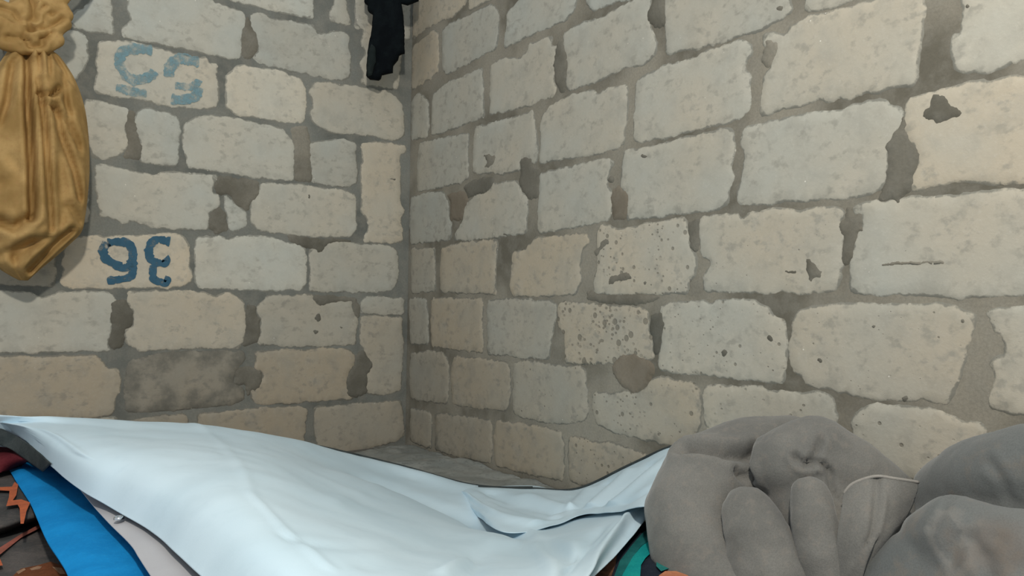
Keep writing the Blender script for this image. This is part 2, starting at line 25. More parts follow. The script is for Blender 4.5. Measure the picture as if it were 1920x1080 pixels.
PT=[('R',[(-2.018,.97),(-2.034,.969),(-2.053,.957),(-2.051,.943),(-2.079,.928),(-2.07,.915),(-2.047,.911),(-2.031,.904),(-2.018,.916),(-2.003,.925),(-2.006,.939),(-2.018,.945)],.35,0),('R',[(-1.963,.94),(-1.976,.927),(-1.977,.889),(-1.996,.86),(-1.999,.842),(-1.991,.812),(-1.984,.792),(-1.964,.781),(-1.959,.765),(-1.95,.775),(-1.934,.774),(-1.923,.771),(-1.923,.794),(-1.932,.816),(-1.937,.84),(-1.931,.867),(-1.937,.887),(-1.947,.906)],.6,0),('R',[(-1.848,.769),(-1.862,.772),(-1.866,.757),(-1.883,.755),(-1.889,.744),(-1.883,.728),(-1.902,.714),(-1.883,.717),(-1.872,.702),(-1.869,.675),(-1.863,.654),(-1.843,.649),(-1.84,.691),(-1.843,.709),(-1.838,.718),(-1.837,.744),(-1.849,.742)],.5,.1),('R',[(-1.437,.773),(-1.471,.777),(-1.471,.738),(-1.47,.705),(-1.455,.689),(-1.438,.713),(-1.433,.747)],.7,0),('R',[(-1.314,.539),(-1.347,.547),(-1.358,.526),(-1.353,.485),(-1.339,.444),(-1.326,.44),(-1.32,.474),(-1.307,.49),(-1.308,.518)],.9,0),('R',[(-.912,1.357),(-.938,1.358),(-.956,1.321),(-.964,1.279),(-.957,1.233),(-.953,1.198),(-.923,1.208),(-.902,1.245),(-.896,1.296),(-.905,1.326)],.6,0),('R',[(-1.301,1.396),(-1.349,1.387),(-1.351,1.283),(-1.327,1.287),(-1.289,1.307),(-1.284,1.337),(-1.298,1.354)],.7,0),('R',[(-.285,.959),(-.401,.96),(-.436,.93),(-.409,.899),(-.393,.858),(-.314,.86),(-.309,.898),(-.315,.926)],.25,1),('R',[(-.393,.973),(-.452,.992),(-.518,.992),(-.582,.988),(-.583,.964),(-.542,.938),(-.487,.936),(-.436,.93)],.8,0),('R',[(-.734,1.024),(-.759,1.032),(-.793,1.021),(-.799,.995),(-.835,.98),(-.839,.926),(-.826,.891),(-.779,.896),(-.742,.923),(-.73,.956),(-.735,.993)],.8,.1),('R',[(-1.758,.668),(-1.77,.671),(-1.777,.66),(-1.796,.644),(-1.8,.639),(-1.798,.628),(-1.783,.626),(-1.774,.615),(-1.767,.626),(-1.761,.64)],.3,0),('R',[(-1.706,.647),(-1.726,.647),(-1.743,.642),(-1.739,.637),(-1.709,.637)],.3,0),('R',[(-1.124,.741),(-1.15,.749),(-1.157,.735),(-1.129,.722),(-1.114,.703),(-1.099,.7),(-1.091,.716),(-1.113,.727)],.5,0),('R',[(-1.148,.632),(-1.169,.646),(-1.2,.65),(-1.23,.655),(-1.24,.637),(-1.214,.626),(-1.179,.624),(-1.148,.614)],.4,.2),('R',[(-1.173,.404),(-1.214,.429),(-1.254,.438),(-1.283,.426),(-1.315,.417),(-1.323,.394),(-1.313,.366),(-1.275,.334),(-1.236,.328),(-1.19,.359),(-1.173,.38)],0,.8),('R',[(-.516,1.073),(-.58,1.067),(-.606,1.056),(-.597,1.036),(-.566,1.022),(-.527,1.024),(-.549,1.045)],.3,0),('R',[(-1.16,.883),(-1.196,.886),(-1.223,.862),(-1.227,.837),(-1.218,.8),(-1.166,.798),(-1.157,.839)],.1,.7),('R',[(-1.06,.602),(-1.127,.592),(-1.231,.59),(-1.3,.592),(-1.346,.586),(-1.3,.569),(-1.232,.562),(-1.127,.568),(-1.06,.576)],.5,.2),('L',[(-1.023,1.166),(-1.004,1.165),(-.994,1.093),(-.978,1.052),(-.985,1.008),(-1.032,1.009),(-1.024,1.046),(-1.021,1.081),(-1.033,1.105)],.35,0),('L',[(-.738,.983),(-.601,.983),(-.596,.932),(-.623,.905),(-.639,.872),(-.682,.896),(-.71,.927),(-.733,.919),(-.754,.945)],.3,0),('L',[(-.761,.857),(-.735,.877),(-.71,.857),(-.702,.799),(-.742,.782),(-.767,.798)],.4,0),('L',[(-.653,1.553),(-.636,1.519),(-.617,1.495),(-.612,1.44),(-.63,1.413),(-.656,1.399),(-.671,1.418),(-.672,1.492),(-.662,1.523)],.3,0),('L',[(-.493,1.183),(-.43,1.202),(-.414,1.146),(-.405,.996),(-.472,.996),(-.474,1.124)],.15,0),('L',[(-1.053,.551),(-1.022,.556),(-.994,.517),(-.996,.471),(-1.019,.461),(-1.019,.407),(-1.056,.399),(-1.061,.424),(-1.054,.471),(-1.061,.509)],.6,0),('L',[(-.638,.55),(-.601,.543),(-.597,.51),(-.585,.491),(-.587,.416),(-.644,.399),(-.64,.435),(-.633,.491)],.6,0),('L',[(-.63,.324),(-.597,.326),(-.574,.303),(-.577,.262),(-.599,.239),(-.61,.245),(-.622,.222),(-.632,.269),(-.672,.267),(-.67,.307),(-.652,.329)],.6,0),('L',[(-.219,.359),(-.191,.378),(-.168,.351),(-.145,.316),(-.167,.286),(-.17,.214),(-.213,.191),(-.257,.209),(-.254,.28),(-.229,.309)],.7,0),('L',[(-.397,.577),(-.324,.584),(-.228,.577),(-.205,.541),(-.211,.49),(-.229,.511),(-.238,.561),(-.324,.554),(-.373,.542)],.7,0),('L',[(-.501,.797),(-.391,.79),(-.318,.793),(-.243,.789),(-.275,.779),(-.339,.778),(-.355,.747),(-.375,.736),(-.39,.749),(-.421,.755),(-.481,.77)],.5,0),('L',[(-.389,.498),(-.385,.511),(-.372,.514),(-.36,.503),(-.363,.487),(-.376,.483)],.75,0),('L',[(-.394,.448),(-.391,.456),(-.38,.457),(-.369,.45),(-.372,.441),(-.383,.438)],.75,0),('L',[(-.29,.463),(-.288,.469),(-.28,.47),(-.273,.465),(-.275,.457),(-.282,.455)],.75,0),('L',[(-.424,.941),(-.422,.95),(-.415,.953),(-.408,.946),(-.41,.934),(-.417,.93)],.75,0),('L',[(-.088,1.041),(-.084,1.046),(-.071,1.049),(-.06,1.046),(-.063,1.039),(-.075,1.036)],.75,0),('R',[(-1.907,.529),(-1.909,.534),(-1.913,.535),(-1.916,.531),(-1.915,.526),(-1.911,.524)],.75,0),('R',[(-1.787,.451),(-1.789,.458),(-1.796,.46),(-1.802,.455),(-1.8,.447),(-1.794,.444)],.75,0),('R',[(-1.537,.454),(-1.54,.461),(-1.548,.464),(-1.556,.458),(-1.554,.449),(-1.546,.446)],.75,0),('R',[(-1.666,.493),(-1.669,.499),(-1.675,.5),(-1.68,.496),(-1.679,.488),(-1.673,.486)],.75,0),('R',[(-1.964,.392),(-1.967,.397),(-1.975,.399),(-1.983,.396),(-1.981,.39),(-1.973,.387)],.75,0),('R',[(-2.073,.545),(-2.074,.55),(-2.078,.551),(-2.08,.547),(-2.08,.542),(-2.076,.54)],.75,0),('R',[(-1.139,.91),(-1.143,.917),(-1.156,.917),(-1.168,.91),(-1.165,.901),(-1.152,.9)],.75,0),('R',[(-.646,.789),(-.65,.793),(-.66,.793),(-.67,.789),(-.668,.784),(-.657,.783)],.75,0),('R',[(-1.271,.959),(-1.275,.964),(-1.287,.963),(-1.298,.957),(-1.295,.95),(-1.283,.95)],.75,0),('R',[(-1.681,1.23),(-1.684,1.236),(-1.693,1.236),(-1.701,1.227),(-1.699,1.218),(-1.69,1.218)],.75,0),('R',[(-2.08,1.114),(-2.081,1.117),(-2.085,1.117),(-2.088,1.113),(-2.087,1.11),(-2.084,1.109)],.75,0),('R',[(-1.212,.638),(-1.218,.647),(-1.234,.649),(-1.248,.641),(-1.245,.629),(-1.229,.626)],.75,0),('R',[(-1.28,.623),(-1.283,.628),(-1.292,.63),(-1.299,.625),(-1.297,.618),(-1.289,.616)],.75,0),('R',[(-1.962,.676),(-1.966,.678),(-1.977,.679),(-1.986,.676),(-1.984,.673),(-1.973,.673)],.75,0),('R',[(-1.922,.649),(-1.943,.655),(-1.974,.656),(-2.009,.654),(-2.041,.653),(-2.045,.648),(-2.009,.648),(-1.974,.65),(-1.938,.647)],.1,0),('R',[(-1.656,1.167),(-1.674,1.159),(-1.69,1.149),(-1.681,1.124),(-1.674,1.108),(-1.661,1.102),(-1.643,1.113),(-1.639,1.141),(-1.65,1.15)],.25,0)]
N36=[([(-1.074,.736),(-1.085,.713),(-1.077,.685),(-1.053,.67),(-1.027,.658),(-1.006,.667),(-1.0,.688),(-1.002,.717),(-1.016,.737),(-1.038,.74),(-1.06,.738),(-1.074,.736)],.0093),([(-.999,.676),(-.999,.651),(-1.004,.631),(-1.03,.622),(-1.048,.619),(-1.072,.614)],.0081),([(-.889,.749),(-.903,.751),(-.926,.755),(-.944,.743),(-.951,.724),(-.952,.707),(-.946,.687),(-.927,.679),(-.907,.677),(-.898,.686),(-.905,.694)],.0092),([(-.938,.67),(-.939,.645),(-.935,.624),(-.915,.616),(-.899,.612),(-.893,.623),(-.904,.627)],.0084)]
N55=[([(-.956,1.367),(-.99,1.367),(-1.026,1.357),(-1.048,1.34),(-1.051,1.316),(-1.045,1.29),(-1.024,1.266),(-.992,1.266),(-.96,1.285),(-.948,1.303)],.0112),([(-1.06,1.23),(-1.037,1.227),(-1.016,1.224),(-.97,1.225)],.0107),([(-.81,1.359),(-.836,1.359),(-.87,1.359),(-.894,1.338),(-.904,1.312),(-.902,1.291)],.0121),([(-.885,1.268),(-.859,1.268),(-.836,1.271),(-.816,1.285),(-.811,1.3)],.0082),([(-.896,1.221),(-.873,1.22),(-.833,1.234),(-.815,1.249),(-.811,1.274)],.0115)]
TARP=[[(-1.388,-.606,.14),(-1.279,-.714,.14),(-1.162,-.735,.13),(-1.034,-.689,.11),(-.901,-.688,.09),(-.721,-.628,.04),(-.505,-.548,.012),(-.315,-.581,.012),(-.188,-.765,.012),(-.049,-.861,.012),(-.03,-.985,.012),(-.03,-1.182,.012),(-.03,-1.326,.055)],[(-1.438,-.696,.3),(-1.329,-.804,.3),(-1.212,-.825,.29),(-1.084,-.779,.27),(-.951,-.778,.25),(-.771,-.718,.2),(-.555,-.638,.13),(-.365,-.671,.07),(-.238,-.855,.035),(-.099,-.951,.03),(-.044,-1.075,.045),(-.033,-1.272,.14),(-.027,-1.416,.215)],[(-1.437,-.655,.295),(-1.333,-.818,.3),(-1.235,-.954,.3),(-1.129,-.964,.285),(-1.024,-1.006,.27),(-.898,-1.036,.235),(-.678,-.884,.145),(-.447,-.808,.06),(-.33,-.99,.035),(-.182,-1.06,.03),(-.108,-1.154,.05),(-.074,-1.31,.135),(-.068,-1.446,.21)],[(-1.436,-.614,.29),(-1.338,-.839,.3),(-1.256,-1.07,.305),(-1.179,-1.165,.3),(-1.108,-1.276,.295),(-1.041,-1.401,.28),(-.912,-1.384,.22),(-.701,-1.26,.13),(-.473,-1.204,.05),(-.302,-1.216,.035),(-.188,-1.254,.055),(-.122,-1.356,.125),(-.114,-1.478,.2)],[(-1.435,-.609,.29),(-1.346,-.872,.3),(-1.278,-1.16,.3),(-1.223,-1.315,.3),(-1.175,-1.466,.3),(-1.147,-1.656,.3),(-1.103,-1.791,.28),(-1.015,-1.83,.25),(-.853,-1.771,.19),(-.612,-1.614,.12),(-.368,-1.469,.09),(-.224,-1.454,.12),(-.204,-1.544,.19)],[(-1.434,-.563,.285),(-1.351,-.844,.29),(-1.295,-1.208,.285),(-1.25,-1.369,.28),(-1.218,-1.558,.285),(-1.205,-1.769,.29),(-1.194,-1.974,.292),(-1.147,-2.065,.288),(-1.074,-2.102,.278),(-.939,-2.032,.245),(-.646,-1.791,.175),(-.423,-1.649,.15),(-.29,-1.605,.175)],[(-1.433,-.515,.28),(-1.356,-.766,.27),(-1.307,-1.194,.25),(-1.273,-1.375,.24),(-1.246,-1.566,.24),(-1.24,-1.788,.245),(-1.23,-2.014,.25),(-1.185,-2.121,.255),(-1.112,-2.158,.25),(-1.008,-2.123,.235),(-.753,-1.922,.185),(-.555,-1.776,.152),(-.39,-1.675,.155)]]
CR=[((.5417,.3583),(.6131,.4083),-.02,.02),((.6131,.4083),(.6548,.4667),-.02,.02),((.6548,.4667),(.7024,.55),-.02,.02),((.5119,.4083),(.5655,.4583),.01,.028),((.5655,.4583),(.6131,.5167),.01,.028),((.6131,.5167),(.6845,.5917),.01,.028),((.7083,.5583),(.7619,.65),-.013,.013),((.7619,.65),(.8036,.8167),-.013,.013),((.7262,.55),(.8214,.8167),.01,.016),((.75,.625),(.7679,.7583),.007,.012),((.7679,.7583),(.7798,.8667),.007,.012),((.9167,.8667),(.8631,.9),.02,.026),((.8631,.9),(.8155,.9417),.02,.026),((.8512,.7833),(.8036,.8583),-.01,.022),((.6905,.6167),(.7202,.625),.008,.012),((.6369,.725),(.6607,.6667),.009,.009),((.6726,.65),(.6667,.7583),-.008,.016),((.2976,.1583),(.4226,.6667),.0028,.008),((.4226,.6667),(.5238,.7833),.0028,.008),((.4762,.75),(.5417,.7),-.003,.009),((.5417,.7),(.6131,.6333),-.003,.009),((.1131,.65),(.1726,.7833),.004,.012),((.5119,.55),(.5893,.3083),.003,.012),((.3631,.4833),(.4464,.2333),-.002,.012),((.5655,.7417),(.625,.625),-.004,.02),((.625,.625),(.6726,.5167),-.004,.02)]
FLAP=[[(-.269,-.565,.03),(-.259,-.741,.034),(-.24,-.884,.038),(-.123,-.982,.038),(-.058,-1.101,.052),(-.051,-1.29,.148),(-.057,-1.442,.222),(.041,-1.488,.23)],[(-.291,-.662,.026),(-.308,-.87,.032),(-.357,-1.095,.055),(-.229,-1.149,.052),(-.156,-1.217,.065),(-.183,-1.403,.145),(-.238,-1.58,.218),(-.151,-1.623,.225)],[(-.315,-.758,.024),(-.356,-.99,.032),(-.462,-1.281,.075),(-.327,-1.3,.068),(-.251,-1.329,.08),(-.299,-1.504,.145),(-.386,-1.692,.216),(-.305,-1.733,.222)],[(-.314,-.802,.013),(-.374,-1.054,.022),(-.523,-1.394,.082),(-.381,-1.39,.072),(-.303,-1.39,.083),(-.359,-1.552,.135),(-.462,-1.744,.205),(-.383,-1.784,.21)]]
HEM=[[(-1.291,-1.084,.226),(-1.286,-1.142,.226),(-1.283,-1.292,.226),(-1.279,-1.413,.226),(-1.272,-1.552,.226),(-1.273,-1.613,.226),(-1.275,-1.699,.226),(-1.277,-1.835,.226)],[(-1.284,-1.097,.23),(-1.276,-1.178,.23),(-1.262,-1.304,.23),(-1.256,-1.425,.23),(-1.244,-1.557,.23),(-1.243,-1.643,.23),(-1.242,-1.735,.23),(-1.245,-1.869,.23)],[(-1.273,-1.08,.228),(-1.262,-1.186,.228),(-1.237,-1.291,.228),(-1.228,-1.413,.228),(-1.21,-1.542,.228),(-1.209,-1.655,.228),(-1.204,-1.754,.228),(-1.208,-1.887,.228)]]
BLUE=[[(-1.367,-.748,.198),(-1.361,-.937,.198),(-1.354,-1.117,.198),(-1.353,-1.355,.198),(-1.347,-1.497,.198),(-1.346,-1.555,.198),(-1.346,-1.664,.198)],[(-1.353,-.774,.207),(-1.331,-.997,.207),(-1.322,-1.198,.207),(-1.317,-1.42,.207),(-1.315,-1.561,.207),(-1.314,-1.621,.207),(-1.313,-1.726,.207)],[(-1.33,-.736,.205),(-1.291,-1.007,.205),(-1.28,-1.238,.205),(-1.271,-1.449,.205),(-1.272,-1.594,.205),(-1.273,-1.658,.205),(-1.27,-1.763,.205)],[(-1.305,-.679,.2),(-1.249,-1.003,.2),(-1.236,-1.266,.2),(-1.223,-1.468,.2),(-1.227,-1.618,.2),(-1.23,-1.686,.2),(-1.226,-1.791,.2)]]
MAR=[[(-1.512,-.497,.235),(-1.394,-.586,.235),(-1.363,-.668,.235),(-1.343,-.809,.235)],[(-1.509,-.705,.235),(-1.402,-.785,.235),(-1.367,-.833,.235),(-1.339,-.889,.235)],[(-1.507,-.753,.205),(-1.403,-.831,.205),(-1.376,-.831,.205),(-1.346,-.795,.205)]]
DHEM=[[(-1.51,-.677,.292),(-1.401,-.733,.285),(-1.365,-.78,.275),(-1.337,-.918,.265),(-1.323,-1.101,.262)],[(-1.508,-.79,.268),(-1.404,-.817,.262),(-1.374,-.813,.252),(-1.35,-.875,.238),(-1.327,-1.014,.232)]]
PAT1=[[(-1.685,-.171,.185),(-1.525,-.271,.185),(-1.384,-.358,.185),(-1.296,-.413,.185),(-1.196,-.474,.185),(-1.073,-.551,.185)],[(-1.654,-.558,.192),(-1.518,-.645,.192),(-1.398,-.721,.192),(-1.324,-.768,.192),(-1.24,-.821,.192),(-1.136,-.887,.192)],[(-1.623,-.935,.192),(-1.511,-1.009,.192),(-1.412,-1.073,.192),(-1.349,-1.083,.192),(-1.273,-1.083,.192),(-1.173,-1.084,.192)],[(-1.61,-1.091,.182),(-1.508,-1.159,.182),(-1.417,-1.184,.182),(-1.354,-1.149,.182),(-1.275,-1.106,.182),(-1.165,-1.045,.182)],[(-1.613,-1.049,.155),(-1.508,-1.119,.155),(-1.414,-1.135,.155),(-1.348,-1.079,.155),(-1.262,-1.005,.155),(-1.137,-.898,.155)]]
PAT2=[[(-1.849,-.331,.15),(-1.567,-.513,.15),(-1.374,-.636,.15),(-1.247,-.718,.15),(-1.079,-.825,.15),(-.879,-.954,.15)],[(-1.764,-.88,.155),(-1.546,-1.024,.155),(-1.398,-1.122,.155),(-1.301,-1.186,.155),(-1.173,-1.271,.155),(-1.02,-1.372,.155)],[(-1.722,-1.144,.152),(-1.536,-1.27,.152),(-1.41,-1.355,.152),(-1.327,-1.41,.152),(-1.218,-1.484,.152),(-1.088,-1.571,.152)],[(-1.656,-1.571,.14),(-1.519,-1.665,.14),(-1.428,-1.728,.14),(-1.368,-1.77,.14),(-1.289,-1.825,.14),(-1.195,-1.889,.14)]]
ZIG1=[[(-1.423,-.925,.198),(-1.391,-.951,.198),(-1.372,-.958,.198),(-1.365,-.916,.198),(-1.361,-.945,.198),(-1.37,-1.037,.198),(-1.378,-1.077,.198),(-1.365,-1.077,.198),(-1.354,-1.11,.198),(-1.364,-1.171,.198),(-1.374,-1.254,.198),(-1.378,-1.252,.198),(-1.372,-1.145,.198),(-1.373,-1.115,.198),(-1.39,-1.117,.198),(-1.382,-1.048,.198),(-1.378,-.994,.198),(-1.392,-.98,.198),(-1.424,-.954,.198)]]
ZIG2=[[(-1.34,-1.118,.159),(-1.335,-1.133,.159),(-1.372,-1.189,.159),(-1.404,-1.267,.159),(-1.435,-1.333,.159),(-1.447,-1.311,.159),(-1.403,-1.229,.159),(-1.37,-1.165,.159)],[(-1.407,-1.417,.159),(-1.384,-1.362,.159),(-1.363,-1.359,.159),(-1.345,-1.351,.159),(-1.326,-1.401,.159),(-1.323,-1.486,.159),(-1.344,-1.563,.159),(-1.401,-1.525,.159)],[(-1.426,-1.252,.159),(-1.407,-1.289,.159),(-1.405,-1.331,.159),(-1.428,-1.332,.159)]]
TAN=[[(-1.391,-1.376,.159),(-1.38,-1.364,.159),(-1.379,-1.373,.159),(-1.389,-1.388,.159)],[(-1.374,-1.371,.159),(-1.363,-1.364,.159),(-1.358,-1.371,.159),(-1.362,-1.381,.159),(-1.372,-1.381,.159)],[(-1.346,-1.379,.159),(-1.335,-1.394,.159),(-1.333,-1.426,.159),(-1.34,-1.421,.159)]]
TEAL=[('dark_teal',[(-.406,-1.684,.132),(-.365,-1.67,.132),(-.407,-1.723,.132),(-.424,-1.723,.132),(-.473,-1.743,.132),(-.527,-1.776,.132),(-.602,-1.828,.132),(-.692,-1.9,.132),(-.701,-1.893,.132),(-.613,-1.821,.132),(-.561,-1.779,.132),(-.477,-1.726,.132)]),('bright_teal',[(-.425,-1.724,.132),(-.427,-1.748,.132),(-.45,-1.77,.132),(-.466,-1.769,.132),(-.516,-1.794,.132),(-.547,-1.814,.132),(-.588,-1.852,.132),(-.663,-1.92,.132),(-.692,-1.9,.132),(-.602,-1.828,.132),(-.527,-1.776,.132),(-.473,-1.744,.132)]),('mid_teal',[(-.474,-1.782,.132),(-.475,-1.805,.132),(-.507,-1.857,.132),(-.523,-1.852,.132),(-.542,-1.854,.132),(-.53,-1.832,.132)]),('peach',[(-.559,-1.865,.132),(-.536,-1.857,.132),(-.521,-1.867,.132),(-.52,-1.891,.132),(-.57,-1.934,.132),(-.604,-1.911,.132)]),('brown',[(-.702,-1.842,.131),(-.646,-1.803,.131),(-.593,-1.773,.131),(-.527,-1.738,.131),(-.58,-1.788,.131),(-.62,-1.821,.131),(-.697,-1.883,.131)])]
G1=[[[(-.177,-1.84,.285,.073),(-.25,-1.799,.273,.081),(-.33,-1.776,.245,.087),(-.404,-1.796,.197,.082),(-.438,-1.831,.146,.077),(-.454,-1.88,.091,.079),(-.44,-1.964,.056,.084)],[(-.261,-1.802,.232,.07),(-.274,-1.841,.188,.078)],[(-.444,-1.838,.085,.073),(-.243,-2.01,.097,.099),(-.267,-1.87,.155,.106)]],[[(-.279,-1.926,.289,.074),(-.255,-1.944,.295,.078),(-.225,-1.978,.273,.074),(-.189,-2.016,.244,.062),(-.161,-2.049,.222,.051)],[(-.27,-1.957,.222,.082),(-.294,-2.011,.151,.088),(-.328,-2.022,.092,.094)],[(-.27,-1.957,.222,.082),(-.217,-2.032,.187,.072),(-.254,-2.053,.111,.087)]],[[(-.398,-1.912,.22,.044),(-.408,-1.941,.187,.054),(-.416,-1.965,.131,.066),(-.42,-1.979,.073,.074)]],[[(-.354,-2.001,.263,.031),(-.368,-2.015,.22,.036),(-.372,-2.035,.172,.042),(-.362,-2.048,.116,.048)]]]
G2=[[[(-.145,-2.123,.254,.063),(-.181,-2.198,.303,.07),(-.2,-2.259,.327,.072),(-.205,-2.317,.337,.071)],[(-.155,-2.14,.22,.069),(-.186,-2.229,.246,.08),(-.193,-2.3,.279,.076)]],[[(-.314,-2.173,.231,.043),(-.314,-2.21,.237,.064),(-.318,-2.256,.221,.075),(-.313,-2.309,.224,.077)],[(-.312,-2.172,.171,.074),(-.319,-2.129,.14,.072),(-.319,-2.254,.164,.088),(-.33,-2.321,.181,.083)]]]
ST=[(-.4047,-2.2306,.2609),(-.3899,-2.2787,.2623)]
CUFF=[[(-.34,-2.049,.273),(-.333,-2.06,.29),(-.316,-2.086,.304),(-.3,-2.11,.303),(-.262,-2.126,.296)],[(-.361,-2.058,.254),(-.362,-2.082,.263),(-.349,-2.104,.27),(-.319,-2.12,.269),(-.271,-2.124,.263)],[(-.38,-2.062,.221),(-.384,-2.09,.228),(-.371,-2.112,.232),(-.342,-2.121,.229),(-.29,-2.116,.232)],[(-.387,-2.062,.173),(-.394,-2.088,.182),(-.383,-2.102,.184),(-.36,-2.106,.185),(-.313,-2.097,.186)],[(-.384,-2.056,.115),(-.39,-2.077,.123),(-.382,-2.089,.125),(-.362,-2.091,.121),(-.315,-2.082,.116)]]
BAG=[(-1.324,-1.267,1.286),(-1.331,-1.251,1.274),(-1.351,-1.229,1.259),(-1.375,-1.198,1.214),(-1.394,-1.179,1.171),(-1.405,-1.165,1.125),(-1.414,-1.156,1.074),(-1.419,-1.148,.992),(-1.42,-1.146,.923),(-1.419,-1.149,.862),(-1.415,-1.154,.8),(-1.412,-1.163,.754),(-1.405,-1.192,.716),(-1.393,-1.227,.677),(-1.368,-1.26,.644),(-1.337,-1.281,.621),(-1.314,-1.293,.608)]
KNOT=[[(-1.366,-.175,1.256,.019),(-1.326,-.175,1.251,.02),(-1.276,-.175,1.268,.02),(-1.24,-.175,1.298,.019)],[(-1.358,-.175,1.282,.022),(-1.321,-.175,1.276,.022),(-1.27,-.175,1.296,.022),(-1.225,-.175,1.346,.02)],[(-1.377,-.175,1.311,.022),(-1.34,-.175,1.297,.02),(-1.302,-.175,1.303,.02),(-1.257,-.175,1.323,.02),(-1.22,-.175,1.373,.02)],[(-1.228,-.175,1.387,.02),(-1.265,-.175,1.39,.022),(-1.303,-.175,1.358,.02),(-1.322,-.175,1.317,.017)],[(-1.391,-.175,1.36,.025),(-1.354,-.175,1.347,.024),(-1.323,-.175,1.372,.022),(-1.305,-.175,1.414,.024)],[(-1.298,-.175,1.4,.02),(-1.263,-.175,1.397,.02),(-1.229,-.175,1.42,.02)],[(-1.368,-.175,1.336,.02),(-1.334,-.175,1.324,.02),(-1.3,-.175,1.336,.019)],[(-1.327,-.175,1.276,.017),(-1.296,-.175,1.31,.017),(-1.282,-.175,1.343,.015)],[(-1.25,-.175,1.311,.017),(-1.262,-.175,1.345,.017),(-1.284,-.175,1.367,.015)],[(-1.3,-.14,1.316,.051),(-1.301,-.14,1.362,.057),(-1.302,-.14,1.407,.051),(-1.303,-.14,1.453,.044)]]
KTAIL=[[(-1.288,-.14,1.38),(-1.249,-.14,1.412),(-1.223,-.14,1.434),(-1.183,-.14,1.484),(-1.15,-.14,1.556)],[(-1.281,-.14,1.366),(-1.238,-.14,1.389),(-1.209,-.14,1.417),(-1.169,-.14,1.464),(-1.114,-.14,1.534)]]
BLK=[(-.252,-.083,1.802),(-.249,-.082,1.675),(-.239,-.089,1.667),(-.239,-.089,1.645),(-.222,-.101,1.632),(-.224,-.098,1.584),(-.227,-.096,1.55),(-.233,-.091,1.52),(-.235,-.088,1.485),(-.235,-.086,1.435),(-.238,-.084,1.401),(-.228,-.091,1.391),(-.217,-.099,1.39),(-.202,-.11,1.388),(-.195,-.116,1.394),(-.192,-.118,1.408),(-.16,-.142,1.418),(-.159,-.143,1.444),(-.145,-.154,1.466),(-.142,-.156,1.482),(-.134,-.162,1.488),(-.125,-.169,1.49),(-.127,-.168,1.52),(-.128,-.169,1.576),(-.133,-.167,1.635),(-.139,-.163,1.677),(-.121,-.176,1.671),(-.088,-.201,1.688),(-.09,-.202,1.805)]
CSH=[[(-.366,-.124,.006),(-.251,-.106,.012),(-.138,-.065,.012),(-.014,-.039,.006)],[(-.396,-.284,.006),(-.158,-.29,.012),(-.055,-.263,.012),(-.005,-.222,.006)],[(-.284,-.452,.006),(-.11,-.499,.012),(-.016,-.487,.012),(-.005,-.473,.006)],[(-.289,-.668,.006),(-.142,-.71,.012),(-.009,-.725,.012),(-.005,-.701,.006)],[(-.321,-1.005,.006),(-.137,-.95,.012),(-.012,-.917,.012),(-.005,-.887,.006)],[(-.373,-1.199,.006),(-.156,-1.14,.012),(-.005,-1.093,.012),(-.005,-1.123,.006)]]
RIV=(-1.2678,-1.4433,.2345)
CAM={'loc': [-1.48626,-2.72148,.56529],'r': [.805714,-.592128,.014484],'u': [-.022788,-.006555,.999719],'d': [.591866,.805817,.018775],'f': 1451.17}
ZC=[1.393,1.191,.987,.785,.587,.389,.194]
BCR=[([(-1.313, 1.244), (-1.309, 1.089), (-1.299, 0.942), (-1.292, 0.779)], 0.03, 0.006), ([(-1.295, 1.226), (-1.288, 1.152), (-1.273, 1.065), (-1.263, 0.946), (-1.247, 0.752)], 0.016, 0.005), ([(-1.346, 1.216), (-1.356, 1.096), (-1.372, 1.035)], 0.012, 0.006), ([(-1.285, 1.126), (-1.255, 1.123), (-1.236, 1.152)], 0.022, 0.005), ([(-1.277, 1.102), (-1.241, 1.085), (-1.208, 1.052), (-1.18, 0.995)], 0.014, 0.006), ([(-1.224, 1.194), (-1.216, 1.104), (-1.206, 1.083)], 0.01, 0.005), ([(-1.248, 1.099), (-1.227, 1.011), (-1.192, 0.924), (-1.174, 0.846)], 0.018, 0.006), ([(-1.366, 0.766), (-1.335, 0.751), (-1.305, 0.775)], 0.018, 0.008), ([(-1.328, 0.671), (-1.309, 0.689), (-1.288, 0.712)], 0.018, 0.009), ([(-1.364, 0.675), (-1.316, 0.701), (-1.253, 0.726)], 0.01, 0.007), ([(-1.289, 0.638), (-1.24, 0.705), (-1.195, 0.753)], 0.016, 0.006), ([(-1.203, 0.824), (-1.172, 0.78)], 0.012, 0.006), ([(-1.284, 1.243), (-1.279, 1.191)], 0.012, 0.004), ([(-1.262, 1.25), (-1.261, 1.187)], 0.01, 0.004), ([(-1.33, 1.236), (-1.333, 1.159)], 0.008, 0.005), ([(-1.346, 0.936), (-1.32, 0.895), (-1.369, 0.868)], 0.007, 0.008), ([(-1.245, 1.251), (-1.204, 1.182)], 0.008, 0.005), ([(-1.232, 0.965), (-1.218, 0.8), (-1.227, 0.739)], 0.006, 0.008)]
BLK2=[(-0.223, -0.098, 1.516), (-0.211, -0.106, 1.505), (-0.209, -0.107, 1.477), (-0.207, -0.108, 1.449), (-0.213, -0.103, 1.435), (-0.217, -0.099, 1.401), (-0.231, -0.089, 1.395), (-0.235, -0.086, 1.429), (-0.233, -0.089, 1.475), (-0.229, -0.093, 1.495)]
